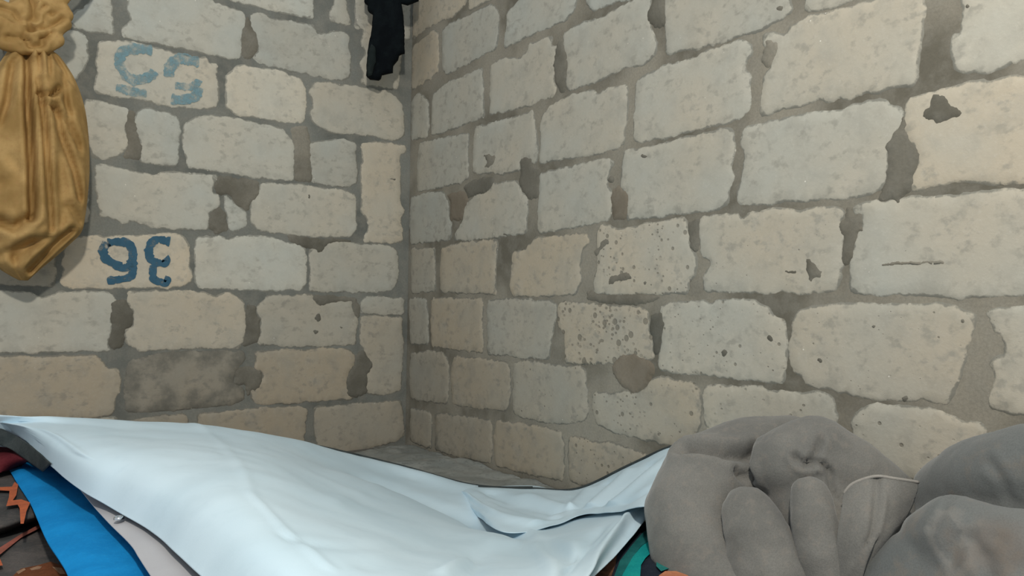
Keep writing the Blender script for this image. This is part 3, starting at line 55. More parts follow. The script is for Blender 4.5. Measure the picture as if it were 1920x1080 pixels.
GR1=[([(-0.370,-1.772,0.274),(-0.347,-1.814,0.286),(-0.316,-1.837,0.287),(-0.299,-1.850,0.297)],0.026,0.013),([(-0.348,-1.838,0.266),(-0.342,-1.868,0.266)],0.018,0.009),([(-0.309,-1.993,0.357),(-0.334,-1.998,0.327),(-0.352,-1.998,0.314)],0.01,0.005),([(-0.355,-1.971,0.323),(-0.348,-1.988,0.308),(-0.332,-2.000,0.311)],0.012,0.006),([(-0.330,-2.013,0.310),(-0.325,-2.029,0.289),(-0.311,-2.039,0.259)],0.012,0.005),([(-0.175,-2.064,0.272),(-0.156,-2.077,0.232)],0.006,0.006)]
GR2=[([(-0.321,-2.206,0.292),(-0.354,-2.206,0.274),(-0.366,-2.197,0.259)],0.005,0.005),([(-0.258,-2.229,0.342),(-0.267,-2.246,0.323),(-0.261,-2.251,0.301)],0.004,0.008),([(-0.417,-2.221,0.238),(-0.400,-2.234,0.267),(-0.394,-2.251,0.270),(-0.404,-2.268,0.248)],0.007,0.01),([(-0.388,-2.281,0.276),(-0.425,-2.277,0.241),(-0.413,-2.285,0.214)],0.005,0.01)]
KGR=[([(-1.298,-0.220,1.395),(-1.302,-0.220,1.350),(-1.308,-0.220,1.316)],0.017,0.008),([(-1.320,-0.220,1.281),(-1.305,-0.220,1.263),(-1.275,-0.220,1.279),(-1.259,-0.220,1.312)],0.015,0.007),([(-1.298,-0.220,1.318),(-1.261,-0.220,1.333),(-1.230,-0.220,1.355)],0.013,0.007),([(-1.308,-0.220,1.316),(-1.330,-0.220,1.284),(-1.364,-0.220,1.265)],0.01,0.008),([(-1.380,-0.220,1.346),(-1.354,-0.220,1.349),(-1.326,-0.220,1.326)],0.011,0.008),([(-1.272,-0.220,1.381),(-1.284,-0.220,1.357),(-1.291,-0.220,1.329)],0.009,0.006)]
GR1=[([Vector(q) for q in a],b,c) for a,b,c in GR1]; GR2=[([Vector(q) for q in a],b,c) for a,b,c in GR2]; KGR=[([Vector(q) for q in a],b,c) for a,b,c in KGR]
# ---------------- helpers ----------------
rnd = random.Random(7)
def nz(x, y=0., z=0.): return noise.noise(Vector((x, y, z)))
def link(o, parent=None):
    C.objects.link(o)
    if parent: o.parent = parent
    return o
def obj(name, me, mat, parent=None, smooth=True):
    o = bpy.data.objects.new(name, me); link(o, parent)
    if mat: me.materials.append(mat)
    if smooth: me.polygons.foreach_set('use_smooth', [True]*len(me.polygons))
    me.update(); return o
def mesh(name, vs, fs):
    me = bpy.data.meshes.new(name); me.from_pydata([tuple(v) for v in vs], [], fs); me.update(); return me
def empty(name, loc, label, cat):
    o = bpy.data.objects.new(name, None); link(o); o.location = loc; o.empty_display_size = .05
    o['label'] = label; o['category'] = cat; return o
def tag(o, label, cat): o['label'] = label; o['category'] = cat; return o
def adopt(o, parent):      # parent a mesh written in room coordinates to a thing whose empty stands at its base
    o.parent = parent; o.matrix_parent_inverse = Matrix.Translation(parent.location).inverted(); return o

class Mat:
    def __init__(s, name, rough=.8, spec=.3):
        s.m = bpy.data.materials.new(name); s.m.use_nodes = True; s.t = s.m.node_tree; s.n = s.t.nodes
        s.b = s.n['Principled BSDF']; s.b.inputs['Roughness'].default_value = rough; s.b.inputs['Specular IOR Level'].default_value = spec
        s.geo = s.n.new('ShaderNodeNewGeometry')
    def pos(s, scale=(1,1,1)):
        mp = s.n.new('ShaderNodeMapping'); mp.inputs['Scale'].default_value = scale
        s.t.links.new(s.geo.outputs['Position'], mp.inputs['Vector']); return mp.outputs[0]
    def noise(s, sc, det=4, rough=.55, scale=(1,1,1), dist=0):
        n = s.n.new('ShaderNodeTexNoise'); n.inputs['Scale'].default_value = sc; n.inputs['Detail'].default_value = det
        n.inputs['Roughness'].default_value = rough; n.inputs['Distortion'].default_value = dist
        s.t.links.new(s.pos(scale), n.inputs['Vector']); return n.outputs['Fac']
    def vor(s, sc, rand=1., scale=(1,1,1)):
        n = s.n.new('ShaderNodeTexVoronoi'); n.inputs['Scale'].default_value = sc; n.inputs['Randomness'].default_value = rand
        s.t.links.new(s.pos(scale), n.inputs['Vector']); return n.outputs['Distance'], n.outputs['Color']
    def attr(s, name, kind='OBJECT'):
        n = s.n.new('ShaderNodeAttribute'); n.attribute_type = kind; n.attribute_name = name; return n.outputs['Fac']
    def put(s, sock, v):
        if isinstance(v, bpy.types.NodeSocket): s.t.links.new(v, sock)
        elif isinstance(v, tuple): sock.default_value = v if len(v) == 4 else v+(1,)
        else: sock.default_value = v
    def math(s, op, a, b=0., c=0., clamp=False):
        n = s.n.new('ShaderNodeMath'); n.operation = op; n.use_clamp = clamp
        s.put(n.inputs[0], a); s.put(n.inputs[1], b); s.put(n.inputs[2], c); return n.outputs[0]
    def ramp(s, v, a, b, c=0., d=1.):
        n = s.n.new('ShaderNodeMapRange'); n.interpolation_type = 'SMOOTHSTEP'
        for i, q in enumerate((v, a, b, c, d)): s.put(n.inputs[i], q)
        return n.outputs[0]
    def mix(s, f, a, b, mode='MIX'):
        n = s.n.new('ShaderNodeMix'); n.data_type = 'RGBA'; n.blend_type = mode
        s.put(n.inputs[0], f); s.put(n.inputs[6], a); s.put(n.inputs[7], b); return n.outputs[2]
    def gray(s, v):
        n = s.n.new('ShaderNodeCombineColor')
        for i in range(3): s.put(n.inputs[i], v)
        return n.outputs[0]
    def col(s, c): s.put(s.b.inputs['Base Color'], c); return s
    def bump(s, h, strength=.4, dist=.003):
        n = s.n.new('ShaderNodeBump'); n.inputs['Strength'].default_value = strength; n.inputs['Distance'].default_value = dist
        s.put(n.inputs['Height'], h); s.t.links.new(n.outputs[0], s.b.inputs['Normal']); return s

# mortar: grey-olive cement, patchy
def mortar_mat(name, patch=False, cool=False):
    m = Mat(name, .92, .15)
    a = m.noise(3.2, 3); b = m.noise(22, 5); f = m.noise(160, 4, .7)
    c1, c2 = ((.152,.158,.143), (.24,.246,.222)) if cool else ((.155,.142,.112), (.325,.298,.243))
    c = m.mix(m.ramp(a, .36, .64), c1, c2)
    c = m.mix(m.math('MULTIPLY', m.ramp(b, .42, .62), .35), c, (.29,.275,.235))
    c = m.mix(m.math('MULTIPLY', m.ramp(f, .3, .7), .25), c, (.10,.095,.08))
    if patch:
        c = m.mix(m.math('MULTIPLY', m.attr('brown'), .6), c, (.20,.155,.11))
        c = m.mix(m.math('MULTIPLY', m.attr('dark'), .6), c, (.085,.085,.073))
    m.col(c); m.bump(m.math('ADD', m.math('MULTIPLY', b, .8), m.math('MULTIPLY', f, .35)), .5, .004); return m.m
M_MORT = mortar_mat('wall_mortar'); M_MORTL = mortar_mat('wall_mortar_cool', cool=True); M_PATCH = mortar_mat('mortar_or_pit', True)
# limestone block
def brick_mat():
    m = Mat('limestone_block', .9, .15)
    e = m.attr('edge', 'GEOMETRY'); warm = m.attr('warm'); dirt = m.attr('dirt'); pit = m.attr('pit'); lum = m.attr('lum'); seed = m.attr('seed')
    a = m.noise(4.5, 3); b = m.noise(14, 5, .6); f = m.noise(120, 5, .7); g = m.noise(38, 5, .65)
    c = m.mix(m.math('ADD', warm, m.math('MULTIPLY', m.math('SUBTRACT', a, .5), 1.3), clamp=True), (.425,.435,.395), (.50,.428,.325))
    c = m.mix(m.math('MULTIPLY', m.ramp(b, .46, .7), .38), c, (.33,.32,.28))
    c = m.mix(m.math('MULTIPLY', m.ramp(f, .5, .78), .22), c, (.62,.60,.54))
    q_ = m.noise(31, 5, .62, (1,1,1.3)); q2 = m.noise(9, 3, .6)
    c = m.mix(m.math('MULTIPLY', m.math('MULTIPLY', m.ramp(q_, .50, .66), m.ramp(q2, .38, .58)), .6), c, (.27,.26,.225))
    c = m.mix(m.math('MULTIPLY', m.ramp(q2, .5, .72), .22), c, (.52,.50,.44))
    # cement smeared over the rim and in clouds where the block is dirty
    k = m.math('ADD', m.math('MULTIPLY', e, -85.), m.math('MULTIPLY', g, 1.5))
    k = m.math('ADD', k, m.math('MULTIPLY', b, .9))
    rim = m.ramp(k, .78, 1.12)
    cl = m.ramp(m.math('ADD', m.math('MULTIPLY', dirt, .42), m.math('ADD', m.math('MULTIPLY', b, .6), m.math('MULTIPLY', e, -2.2))), .50, .72)
    s = m.math('MAXIMUM', m.math('MULTIPLY', rim, .8), m.math('MULTIPLY', cl, .72))
    c = m.mix(s, c, (.19,.187,.162))
    # small pits
    d1, _ = m.vor(55, 1, (1,1,1.35)); d2, _ = m.vor(26, 1)
    thr = m.math('MULTIPLY', pit, .34)
    p1 = m.ramp(d1, m.math('SUBTRACT', thr, .08), thr, 1, 0)
    p2 = m.ramp(d2, m.math('SUBTRACT', m.math('MULTIPLY', pit, .27), .07), m.math('MULTIPLY', pit, .27), 1, 0)
    msk = m.ramp(m.noise(11, 3), .42, .58)
    p = m.math('MULTIPLY', m.math('MAXIMUM', m.math('MULTIPLY', p1, msk), p2), m.ramp(pit, .01, .1))
    c = m.mix(m.math('MULTIPLY', p, .62), c, (.16,.145,.115))
    # rare pale grains
    d3, _ = m.vor(30, 1, (1,1,1.02)); c = m.mix(m.math('MULTIPLY', m.ramp(d3, .035, .06, 1, 0), m.ramp(m.noise(7,2), .5, .6)), c, (.75,.72,.64))
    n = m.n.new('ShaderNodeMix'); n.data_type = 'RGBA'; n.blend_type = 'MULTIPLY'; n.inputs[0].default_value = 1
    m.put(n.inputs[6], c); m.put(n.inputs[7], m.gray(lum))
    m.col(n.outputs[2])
    h = m.math('SUBTRACT', m.math('ADD', m.math('MULTIPLY', g, .5), m.math('MULTIPLY', f, .3)), m.math('MULTIPLY', p, 1.1))
    m.bump(h, .45, .004); return m.m
M_BRICK = brick_mat()
def paint_mat(name, col, lo, hi):
    m = Mat(name, .8, .2); g = m.noise(75, 5, .7); b = m.noise(28, 4)
    m.col(m.mix(b, col, tuple(min(1, q*1.9+.02) for q in col)))
    m.put(m.b.inputs['Alpha'], m.ramp(m.math('ADD', m.math('MULTIPLY', g, .5), m.math('MULTIPLY', b, .5)), lo, hi, .95, .12)); return m.m
M_PAINT = paint_mat('blue_stamp_paint', (.028,.085,.135), .50, .70)
M_PAINTF = paint_mat('faded_blue_paint', (.14,.235,.27), .38, .62)
def cloth_mat(name, c1, c2, sc=6, rough=.9, weave=900, bs=.25, extra=None, spec=.1, fuzz=.25):
    m = Mat(name, rough, spec); a = m.noise(sc, 4, .6); f = m.noise(weave, 2, .7); g = m.noise(sc*9, 4, .65)
    c = m.mix(m.ramp(a, .35, .66), c1, c2)
    c = m.mix(m.math('MULTIPLY', m.ramp(f, .35, .7), fuzz), c, tuple(q*.45 for q in c1))
    if extra: c = m.mix(m.math('MULTIPLY', m.ramp(g, .5, .7), extra[1]), c, extra[0])
    m.col(c); m.bump(m.math('ADD', m.math('MULTIPLY', f, .35), m.math('MULTIPLY', g, .8)), bs, .003); return m
M_FLEECE = cloth_mat('grey_fleece', (.150,.148,.138), (.20,.194,.178), 7, 1, 420, .5, ((.24,.21,.18), .35)); M_FLEECE.b.inputs['Sheen Weight'].default_value = .25
M_FLEECE2 = cloth_mat('blue_grey_fleece', (.135,.145,.143), (.178,.182,.176), 2.4, 1, 420, .5, ((.23,.19,.15), .4)); M_FLEECE2.b.inputs['Sheen Weight'].default_value = .25
def stain(m):
    bc = m.b.inputs['Base Color'].links[0].from_socket; c = bc
    n1 = m.math('MULTIPLY', m.math('SUBTRACT', m.noise(22, 4), .5), .07)
    for i, (p, r) in enumerate(zip(ST, (.030, .045))):
        v = m.n.new('ShaderNodeVectorMath'); v.operation = 'DISTANCE'; m.t.links.new(m.geo.outputs['Position'], v.inputs[0]); v.inputs[1].default_value = p
        d = m.math('ADD', v.outputs['Value'], n1)
        if i == 0: c = m.mix(m.math('MULTIPLY', m.math('MULTIPLY', m.ramp(d, r+.006, r+.014), m.ramp(d, r+.016, r+.030, 1, 0)), .35), c, (.27,.25,.225))
        c = m.mix(m.math('MULTIPLY', m.ramp(d, r-.020, r+.016, 1, 0), .45), c, (.160,.128,.105))
    m.col(c)
stain(M_FLEECE2)
M_HEM = cloth_mat('pale_hem', (.34,.32,.29), (.28,.26,.24), 40)
M_TARP = cloth_mat('white_tarpaulin', (.575,.735,.83), (.63,.78,.87), 3, .40, 700, .12, ((.52,.67,.76), .25), spec=.4, fuzz=.03)
M_TARP2 = cloth_mat('tarpaulin_underside', (.40,.40,.43), (.46,.46,.48), 3, .45, 700, .12, spec=.35, fuzz=.03)
M_SHEET = cloth_mat('grey_plastic_sheet', (.20,.215,.205), (.30,.31,.29), 9, .33, 300, .35, ((.07,.08,.078), .5), spec=.5, fuzz=.05)
M_BLUE = cloth_mat('blue_cloth', (.006,.20,.50), (.008,.24,.58), 14, .95, 420, .3, ((.02,.30,.62), .25), fuzz=.12)
M_GOLD = cloth_mat('mustard_cloth', (.33,.20,.066), (.50,.32,.125), 9, .75, 600, .2, ((.36,.19,.075), .35), spec=.25, fuzz=.12)
M_BLACK = cloth_mat('black_cloth', (.0022,.0036,.005), (.005,.008,.0095), 20, .9, 300, .4)
M_BLACK2 = cloth_mat('lighter_black_cloth', (.012,.017,.017), (.02,.027,.026), 20, .9, 300, .4)
M_PAT = cloth_mat('charcoal_patterned_cloth', (.055,.055,.055), (.10,.09,.085), 12, .95, 260, .4, ((.14,.11,.10), .3))
M_ORANGE = cloth_mat('orange_pattern', (.50,.13,.055), (.36,.10,.05), 30, .95, 260, .3)
M_PINK = cloth_mat('faded_red_pattern', (.32,.10,.075), (.24,.085,.06), 30, .95, 260, .3)
M_RUST = cloth_mat('rust_pattern', (.12,.045,.02), (.18,.06,.028), 30, .95, 260, .3)
M_TAN = cloth_mat('tan_pattern', (.30,.18,.11), (.24,.14,.09), 30, .95, 260, .3)
M_MAR = cloth_mat('maroon_cloth', (.085,.012,.018), (.12,.02,.025), 25, .95, 260, .4)
M_DK = cloth_mat('dark_grey_hem', (.04,.05,.052), (.06,.07,.07), 25, .8, 260, .3)
M_NAVY = cloth_mat('navy_cloth', (.014,.020,.032), (.022,.028,.04), 25, .95, 260, .4)
TEALM = {'dark_teal': cloth_mat('dark_teal_pattern', (.012,.105,.105), (.018,.15,.145), 30, .95, 260, .3),
 'bright_teal': cloth_mat('bright_teal_pattern', (.006,.25,.25), (.01,.29,.27), 30, .95, 260, .3),
 'mid_teal': cloth_mat('mid_teal_pattern', (.02,.16,.15), (.03,.19,.17), 30, .95, 260, .3),
 'peach': cloth_mat('peach_pattern', (.50,.21,.11), (.42,.16,.09), 30, .95, 260, .3),
 'brown': cloth_mat('brown_pattern', (.16,.075,.045), (.09,.045,.03), 60, .95, 160, .4)}
mm = Mat('rivet_metal', .25, .5); mm.b.inputs['Metallic'].default_value = 1; mm.col((.62,.64,.66)); M_METAL = mm.m
for k in list(globals()):
    if k.startswith('M_') and isinstance(globals()[k], Mat): globals()[k] = globals()[k].m
TEALM = {k: v.m for k, v in TEALM.items()}

# ---------------- walls ----------------
def on(wall, u, z, h): return (u, -h, z) if wall == 'L' else (-h, u, z)
def wall_mesh(wall, u0, u1, z1, step):
    nu = int((u1-u0)/step); nv = int(z1/step); vs = []; fs = []
    for j in range(nv+1):
        for i in range(nu+1):
            u = u0+(u1-u0)*i/nu; z = z1*j/nv
            h = .0012*nz(u*9, z*9, 3)+.0012*nz(u*30, z*30, 7)-.0005
            if u > u1-1e-6: h = 0
            if j == 0: z = -.03
            vs.append(on(wall, u, z, h))
    for j in range(nv):
        for i in range(nu):
            a = j*(nu+1)+i; q = [a, a+1, a+nu+2, a+nu+1]; fs.append(q if wall == 'L' else q[::-1])
    b = len(vs)                                             # the wall's own thickness behind the face
    for u, z in ((u0,0),(u1+.2,0),(u1+.2,z1),(u0,z1)): vs.append(on(wall, u, z, -.2))
    fs.append([b+3,b+2,b+1,b] if wall == 'L' else [b,b+1,b+2,b+3])
    return mesh('wall', vs, fs)
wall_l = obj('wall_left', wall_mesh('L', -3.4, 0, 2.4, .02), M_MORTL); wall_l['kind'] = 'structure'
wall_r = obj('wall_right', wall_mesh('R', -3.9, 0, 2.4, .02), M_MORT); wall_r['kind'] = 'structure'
WALL = {'L': wall_l, 'R': wall_r}

def ragged(poly, step=.007, amp=.0032, seed=0.):
    pts = [Vector(p) for p in poly]
    if sum(a.x*b.y-b.x*a.y for a, b in zip(pts, pts[1:]+pts[:1])) < 0: pts.reverse()
    ch = []
    for a, b in zip(pts, pts[1:]+pts[:1]):                  # knock the corners off
        t = min(.2, .006/max((b-a).length, 1e-6)); ch += [a.lerp(b, t), a.lerp(b, 1-t)]
    out = []
    for a, b in zip(ch, ch[1:]+ch[:1]):
        n = max(1, int(round((b-a).length/step)))
        out += [a.lerp(b, i/n) for i in range(n)]
    o2 = []
    for i, p in enumerate(out):
        d = (out[(i+1) % len(out)]-out[i-1]); 
        nrm = Vector((d.y, -d.x)).normalized() if d.length > 1e-9 else Vector((0,0))
        k = amp*(nz(p.x*32, p.y*32, seed)+.75*nz(p.x*80, p.y*80, seed+5)+.3*nz(p.x*190, p.y*190, seed+9))
        o2.append(p+nrm*k)
    return o2
def inset(pts, d):
    n = len(pts); res = []
    for i in range(n):
        t = pts[(i+2) % n]-pts[i-2]
        nrm = Vector((-t.y, t.x)).normalized() if t.length > 1e-9 else Vector((0,0))
        res.append(pts[i]+nrm*d)
    return res
def inside(p, poly):
    c = False; n = len(poly); j = n-1
    for i in range(n):
        a, b = poly[i], poly[j]
        if (a.y > p.y) != (b.y > p.y) and p.x < (b.x-a.x)*(p.y-a.y)/(b.y-a.y)+a.x: c = not c
        j = i
    return c
def slab(wall, poly, h, seed, step=.006, amp=.0048, grid=.028, rough=.0009, lip=.005, grow=.0062):
    r0 = inset(ragged(poly, step, amp, seed), -grow); r1 = inset(r0, lip); n = len(r0)
    xs = [p.x for p in r0]; ys = [p.y for p in r0]
    gp = []; y = min(ys)+grid/2; row = 0
    coarse = r0[::3]
    while y < max(ys):
        x = min(xs)+grid*(.5 if row % 2 else .25)
        while x < max(xs):
            p = Vector((x+rnd.uniform(-.3,.3)*grid*.5, y+rnd.uniform(-.3,.3)*grid*.5))
            if inside(p, r0):
                d = min((p-q).length for q in coarse)
                if d > max(.009, lip*1.8): gp.append((p, d))
            x += grid
        y += grid*.8; row += 1
    vin = r0+r1+[g[0] for g in gp]
    ed = [(i, (i+1) % n) for i in range(n)]
    vo, eo, fo, ov, oe, of = delaunay_2d_cdt(vin, ed, [list(range(n))], 1, 1e-7)
    cx = sum(xs)/n; cy = sum(ys)/n
    co = []; eds = []
    for i, v in enumerate(vo):
        k = ov[i][0] if ov[i] else 0
        if k < n: hh, e = -.0012, 0.
        elif k < 2*n: hh, e = h*.8, .6*lip
        else: hh, e = h, gp[k-2*n][1]
        if k >= n: hh += rough*(nz(v.x*14, v.y*14, seed)+.6*nz(v.x*50, v.y*50, seed))
        co.append(on(wall, v.x-cx, v.y-cy, hh)); eds.append(e)
    me = mesh('block', co, [f if wall == 'L' else f[::-1] for f in fo])
    at = me.attributes.new('edge', 'FLOAT', 'POINT'); at.data.foreach_set('value', eds)
    return me, on(wall, cx, cy, 0)
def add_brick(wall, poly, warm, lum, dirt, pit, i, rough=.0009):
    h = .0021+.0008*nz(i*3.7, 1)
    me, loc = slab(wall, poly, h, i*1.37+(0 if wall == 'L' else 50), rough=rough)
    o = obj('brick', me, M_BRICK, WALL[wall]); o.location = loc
    o['warm'] = float(warm); o['lum'] = float(lum); o['dirt'] = float(dirt); o['pit'] = float(pit); o['seed'] = float(i)  # lum, warm: block tone, base grime, plus weaker light low down painted in
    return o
bricks = {'L': [], 'R': []}
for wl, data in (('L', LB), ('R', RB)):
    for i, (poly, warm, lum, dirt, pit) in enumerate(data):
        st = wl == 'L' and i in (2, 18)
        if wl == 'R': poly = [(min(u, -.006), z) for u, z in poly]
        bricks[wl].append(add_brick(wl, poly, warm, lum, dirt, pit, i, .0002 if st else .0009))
# the courses go on beyond the digitised blocks (outside the photograph's frame)
zc = [2.205, 2.0, 1.8, 1.596]+ZC+[.0]
for wl, data, umin in (('L', LB, -3.3), ('R', RB, -3.8)):
    for k in range(len(zc)-1):
        zt, zb = zc[k]-.011, zc[k+1]+.009
        if zb < .02: zb = .01
        us = [[u for u, z in b[0]] for b in data if zb-.02 < sum(z for u, z in b[0])/len(b[0]) < zt+.02]
        # only extend from the outermost block that fills the course
        start = min((min(u) for u in us), default=-.012) - (.02 if us else 0)
        if k == 2: start = -.012 if not us else start
        u = start; i = 0
        if us and k < 3:                                   # partial courses: also fill towards the corner
            top = max(max(q) for q in us)
            v = top+.02
            while v < -.05:
                e = min(v+rnd.uniform(.32,.42), -.012)
                if e-v > .08: add_brick(wl, [(v,zb),(e,zb),(e,zt),(v,zt)], rnd.uniform(.2,.8), 1, .2, .1, 200+k*9+i)
                v = e+.02; i += 1
        while u > umin:
            L = rnd.uniform(.36,.42)*(1 if i or us else rnd.uniform(.5,1))
            add_brick(wl, [(u-L,zb),(u,zb),(u,zt),(u-L,zt)], rnd.uniform(.2,.8), rnd.uniform(.95,1.05), .2, .1, 100+k*11+i)
            u -= L+.022; i += 1
for i, (wl, poly, dark, brown) in enumerate(PT):
    small = len(poly) < 7
    me, loc = slab(wl, poly, .0040, 300+i, step=.004, amp=.0062, grid=.014, rough=.0010, lip=.006, grow=.002)
    o = obj('mortar_or_pit', me, M_PATCH, WALL[wl]); o.location = loc; o['dark'] = float(dark); o['brown'] = float(brown)  # the small dark ones are raised stand-ins for holes in the blocks
# stamped numbers, upside down as the blocks were laid
def catmull(P, n):
    out = []
    for i in range(len(P)-1):
        p0, p1, p2, p3 = P[max(i-1,0)], P[i], P[i+1], P[min(i+2,len(P)-1)]
        for k in range(n):
            t = k/n; out.append(.5*((2*p1)+(p2-p0)*t+(2*p0-5*p1+4*p2-p3)*t*t+(3*p1-p0-3*p2+p3)*t**3))
    out.append(P[-1].copy()); return out
def digit(brick, strokes, mat, label, lift):
    vs = []; fs = []
    for si, (pl, w) in enumerate(strokes):
        c = catmull([Vector(p) for p in pl], 8); b = len(vs)
        for i, p in enumerate(c):
            t = (c[min(i+1,len(c)-1)]-c[max(i-1,0)]).normalized(); nr = Vector((-t.y, t.x))
            ww = w*1.42*(1+.35*nz(p.x*60, p.y*60, si)); 
            if i in (0, len(c)-1): ww *= .55
            for s in (-1, -.33, .33, 1):
                q = p+nr*ww*s*(1+.25*nz(p.x*150, p.y*150, s)); vs.append(on('L', q.x, q.y, lift+.00012*si))
        for i in range(len(c)-1):
            for k in range(3):
                a = b+i*4+k; fs.append([a, a+1, a+5, a+4])
    o = obj('painted_digit', mesh('painted_digit', vs, fs), mat, brick)
    o.matrix_parent_inverse = Matrix.Translation(brick.location).inverted(); o['label'] = label
b36 = bricks['L'][18]; b36['label'] = 'pale block stamped with a blue 36, laid upside down'
digit(b36, N36[0:2], M_PAINT, 'blue stamped 6, upside down', .0046); digit(b36, N36[2:4], M_PAINT, 'blue stamped 3, upside down', .0046)
b55 = bricks['L'][2]; b55['label'] = 'pale block stamped with a faded blue 55, laid upside down'
digit(b55, N55[0:2], M_PAINTF, 'faded blue stamped 5, upside down', .0046); digit(b55, N55[2:5], M_PAINTF, 'more faded blue stamped 5, upside down', .0046)

# ---------------- floor ----------------
fm = Mat('trodden_screed', .9, .2); a = fm.noise(5, 5); fm.col(fm.mix(a, (.10,.095,.085), (.18,.17,.15))); fm.bump(fm.noise(60, 5), .3, .004)
bm = bmesh.new(); bmesh.ops.create_grid(bm, x_segments=40, y_segments=40, size=2.0)
for v in bm.verts: v.co = Vector((-1.7+v.co.x*.85, -1.95+v.co.y*.975, .002*nz(v.co.x*3, v.co.y*3)-.003))
me = bpy.data.meshes.new('floor'); bm.to_mesh(me); bm.free(); fl = obj('floor', me, fm.m); fl['kind'] = 'structure'

# ---------------- cloth sheets ----------------
def up(G, nu, nv):
    rows = [catmull([Vector(p) for p in r], nu) for r in G]
    cols = [catmull([rows[j][i] for j in range(len(rows))], nv) for i in range(len(rows[0]))]
    return [[cols[i][j] for i in range(len(cols))] for j in range(len(cols[0]))]
def seg(p, a, b):
    ab = b-a; t = max(0, min(1, (p-a).dot(ab)/max(ab.length_squared, 1e-12))); return (p-(a+ab*t)).length, t
def sheet(name, G, mat, nu=8, nv=8, thick=.0015, wr=.002, wf=9, creases=(), skirt=None, parent=None, maxx=None, seed=0., aniso=(1,1,1)):
    g = up(G, nu, nv); nj = len(g); ni = len(g[0]); vs = []
    N = [[None]*ni for _ in range(nj)]
    for j in range(nj):
        for i in range(ni):
            du = g[j][min(i+1,ni-1)]-g[j][max(i-1,0)]; dv = g[min(j+1,nj-1)][i]-g[max(j-1,0)][i]
            n = du.cross(dv); n = n.normalized() if n.length > 1e-12 else Vector((0,0,1))
            N[j][i] = n if n.z >= 0 else -n
    for j in range(nj):
        for i in range(ni):
            p = g[j][i].copy(); u = i/(ni-1); v = j/(nj-1)
            k = wr*(nz(p.x*wf*aniso[0], p.y*wf*aniso[1], seed)+.45*nz(p.x*wf*2.7*aniso[0], p.y*wf*2.7*aniso[1], seed+3))
            uv = Vector((u, v))
            best = {}
            for (a, b, amp, wd) in creases:
                d, t = seg(uv, Vector(a), Vector(b)); q_ = amp*math.exp(-(d/wd)**2)
                if abs(q_) > abs(best.get((amp, wd), 0)): best[(amp, wd)] = q_
            k += sum(best.values())
            p += N[j][i]*k
            if maxx is not None and p.x > maxx: p.x = maxx
            if p.y > -.008: p.y = -.008
            vs.append(p)
    fs = []
    for j in range(nj-1):
        for i in range(ni-1):
            a = j*ni+i; fs.append([a, a+1, a+ni+1, a+ni])
    me = mesh(name, vs, fs)
    bm = bmesh.new(); bm.from_mesh(me)
    if sum(f.normal.z for f in bm.faces) < 0: bmesh.ops.reverse_faces(bm, faces=bm.faces)
    if skirt is not None:
        be = [e for e in bm.edges if e.is_boundary]
        r = bmesh.ops.extrude_edge_only(bm, edges=be)
        nvts = [x for x in r['geom'] if isinstance(x, bmesh.types.BMVert)]
        for v in nvts: v.co.z = skirt
        bmesh.ops.holes_fill(bm, edges=[e for e in bm.edges if e.is_boundary], sides=0)
        bmesh.ops.recalc_face_normals(bm, faces=bm.faces)
    bm.to_mesh(me); bm.free()
    o = obj(name, me, mat)
    if thick and skirt is None:
        md = o.modifiers.new('thickness', 'SOLIDIFY'); md.thickness = thick; md.offset = -1
    if parent: adopt(o, parent)
    return o
def patch(name, poly, mat, parent, lift=0., thick=.0006):
    pts = [Vector(p) for p in poly]; r = [p.to_2d() for p in pts]; n = len(r); z = pts[0].z+lift
    vo, eo, fo, ov, oe, of = delaunay_2d_cdt(r, [(i, (i+1) % n) for i in range(n)], [list(range(n))], 1, 1e-7)
    m_ = mesh(name, [(v.x, v.y, z) for v in vo], fo); o = obj(name, m_, mat, None, False)
    adopt(o, parent); return o

# hem tube along the first row
def tube(name, pts, rad, mat, seg_=8, parent=None, n=6):
    c = catmull([Vector(p) for p in pts], n); vs = []; fs = []
    for i, p in enumerate(c):
        t_ = (c[min(i+1,len(c)-1)]-c[max(i-1,0)]).normalized(); a = t_.orthogonal().normalized() if i == 0 else (a-t_*a.dot(t_)).normalized(); b = t_.cross(a)
        r = rad(i/(len(c)-1)) if callable(rad) else rad
        for k in range(seg_): th = 2*math.pi*k/seg_; vs.append(p+(a*math.cos(th)+b*math.sin(th))*r)
    for i in range(len(c)-1):
        for k in range(seg_): q = i*seg_; fs.append([q+k, q+(k+1) % seg_, q+seg_+(k+1) % seg_, q+seg_+k])
    fs.append(list(range(seg_))[::-1]); fs.append([len(vs)-seg_+k for k in range(seg_)])
    o = obj(name, mesh(name, vs, fs), mat)
    if parent: adopt(o, parent)
    return o
# grey plastic sheet on the floor of the corner
o = sheet('plastic_sheet', CSH, M_SHEET, 12, 12, .0012, .009, 17, maxx=-.004, creases=(((.1,.3),(.9,.45),.012,.05),((.0,.6),(.8,.75),.010,.04)))
tag(o, 'crumpled grey plastic sheet on the floor in the corner behind the white tarpaulin', 'plastic sheet')

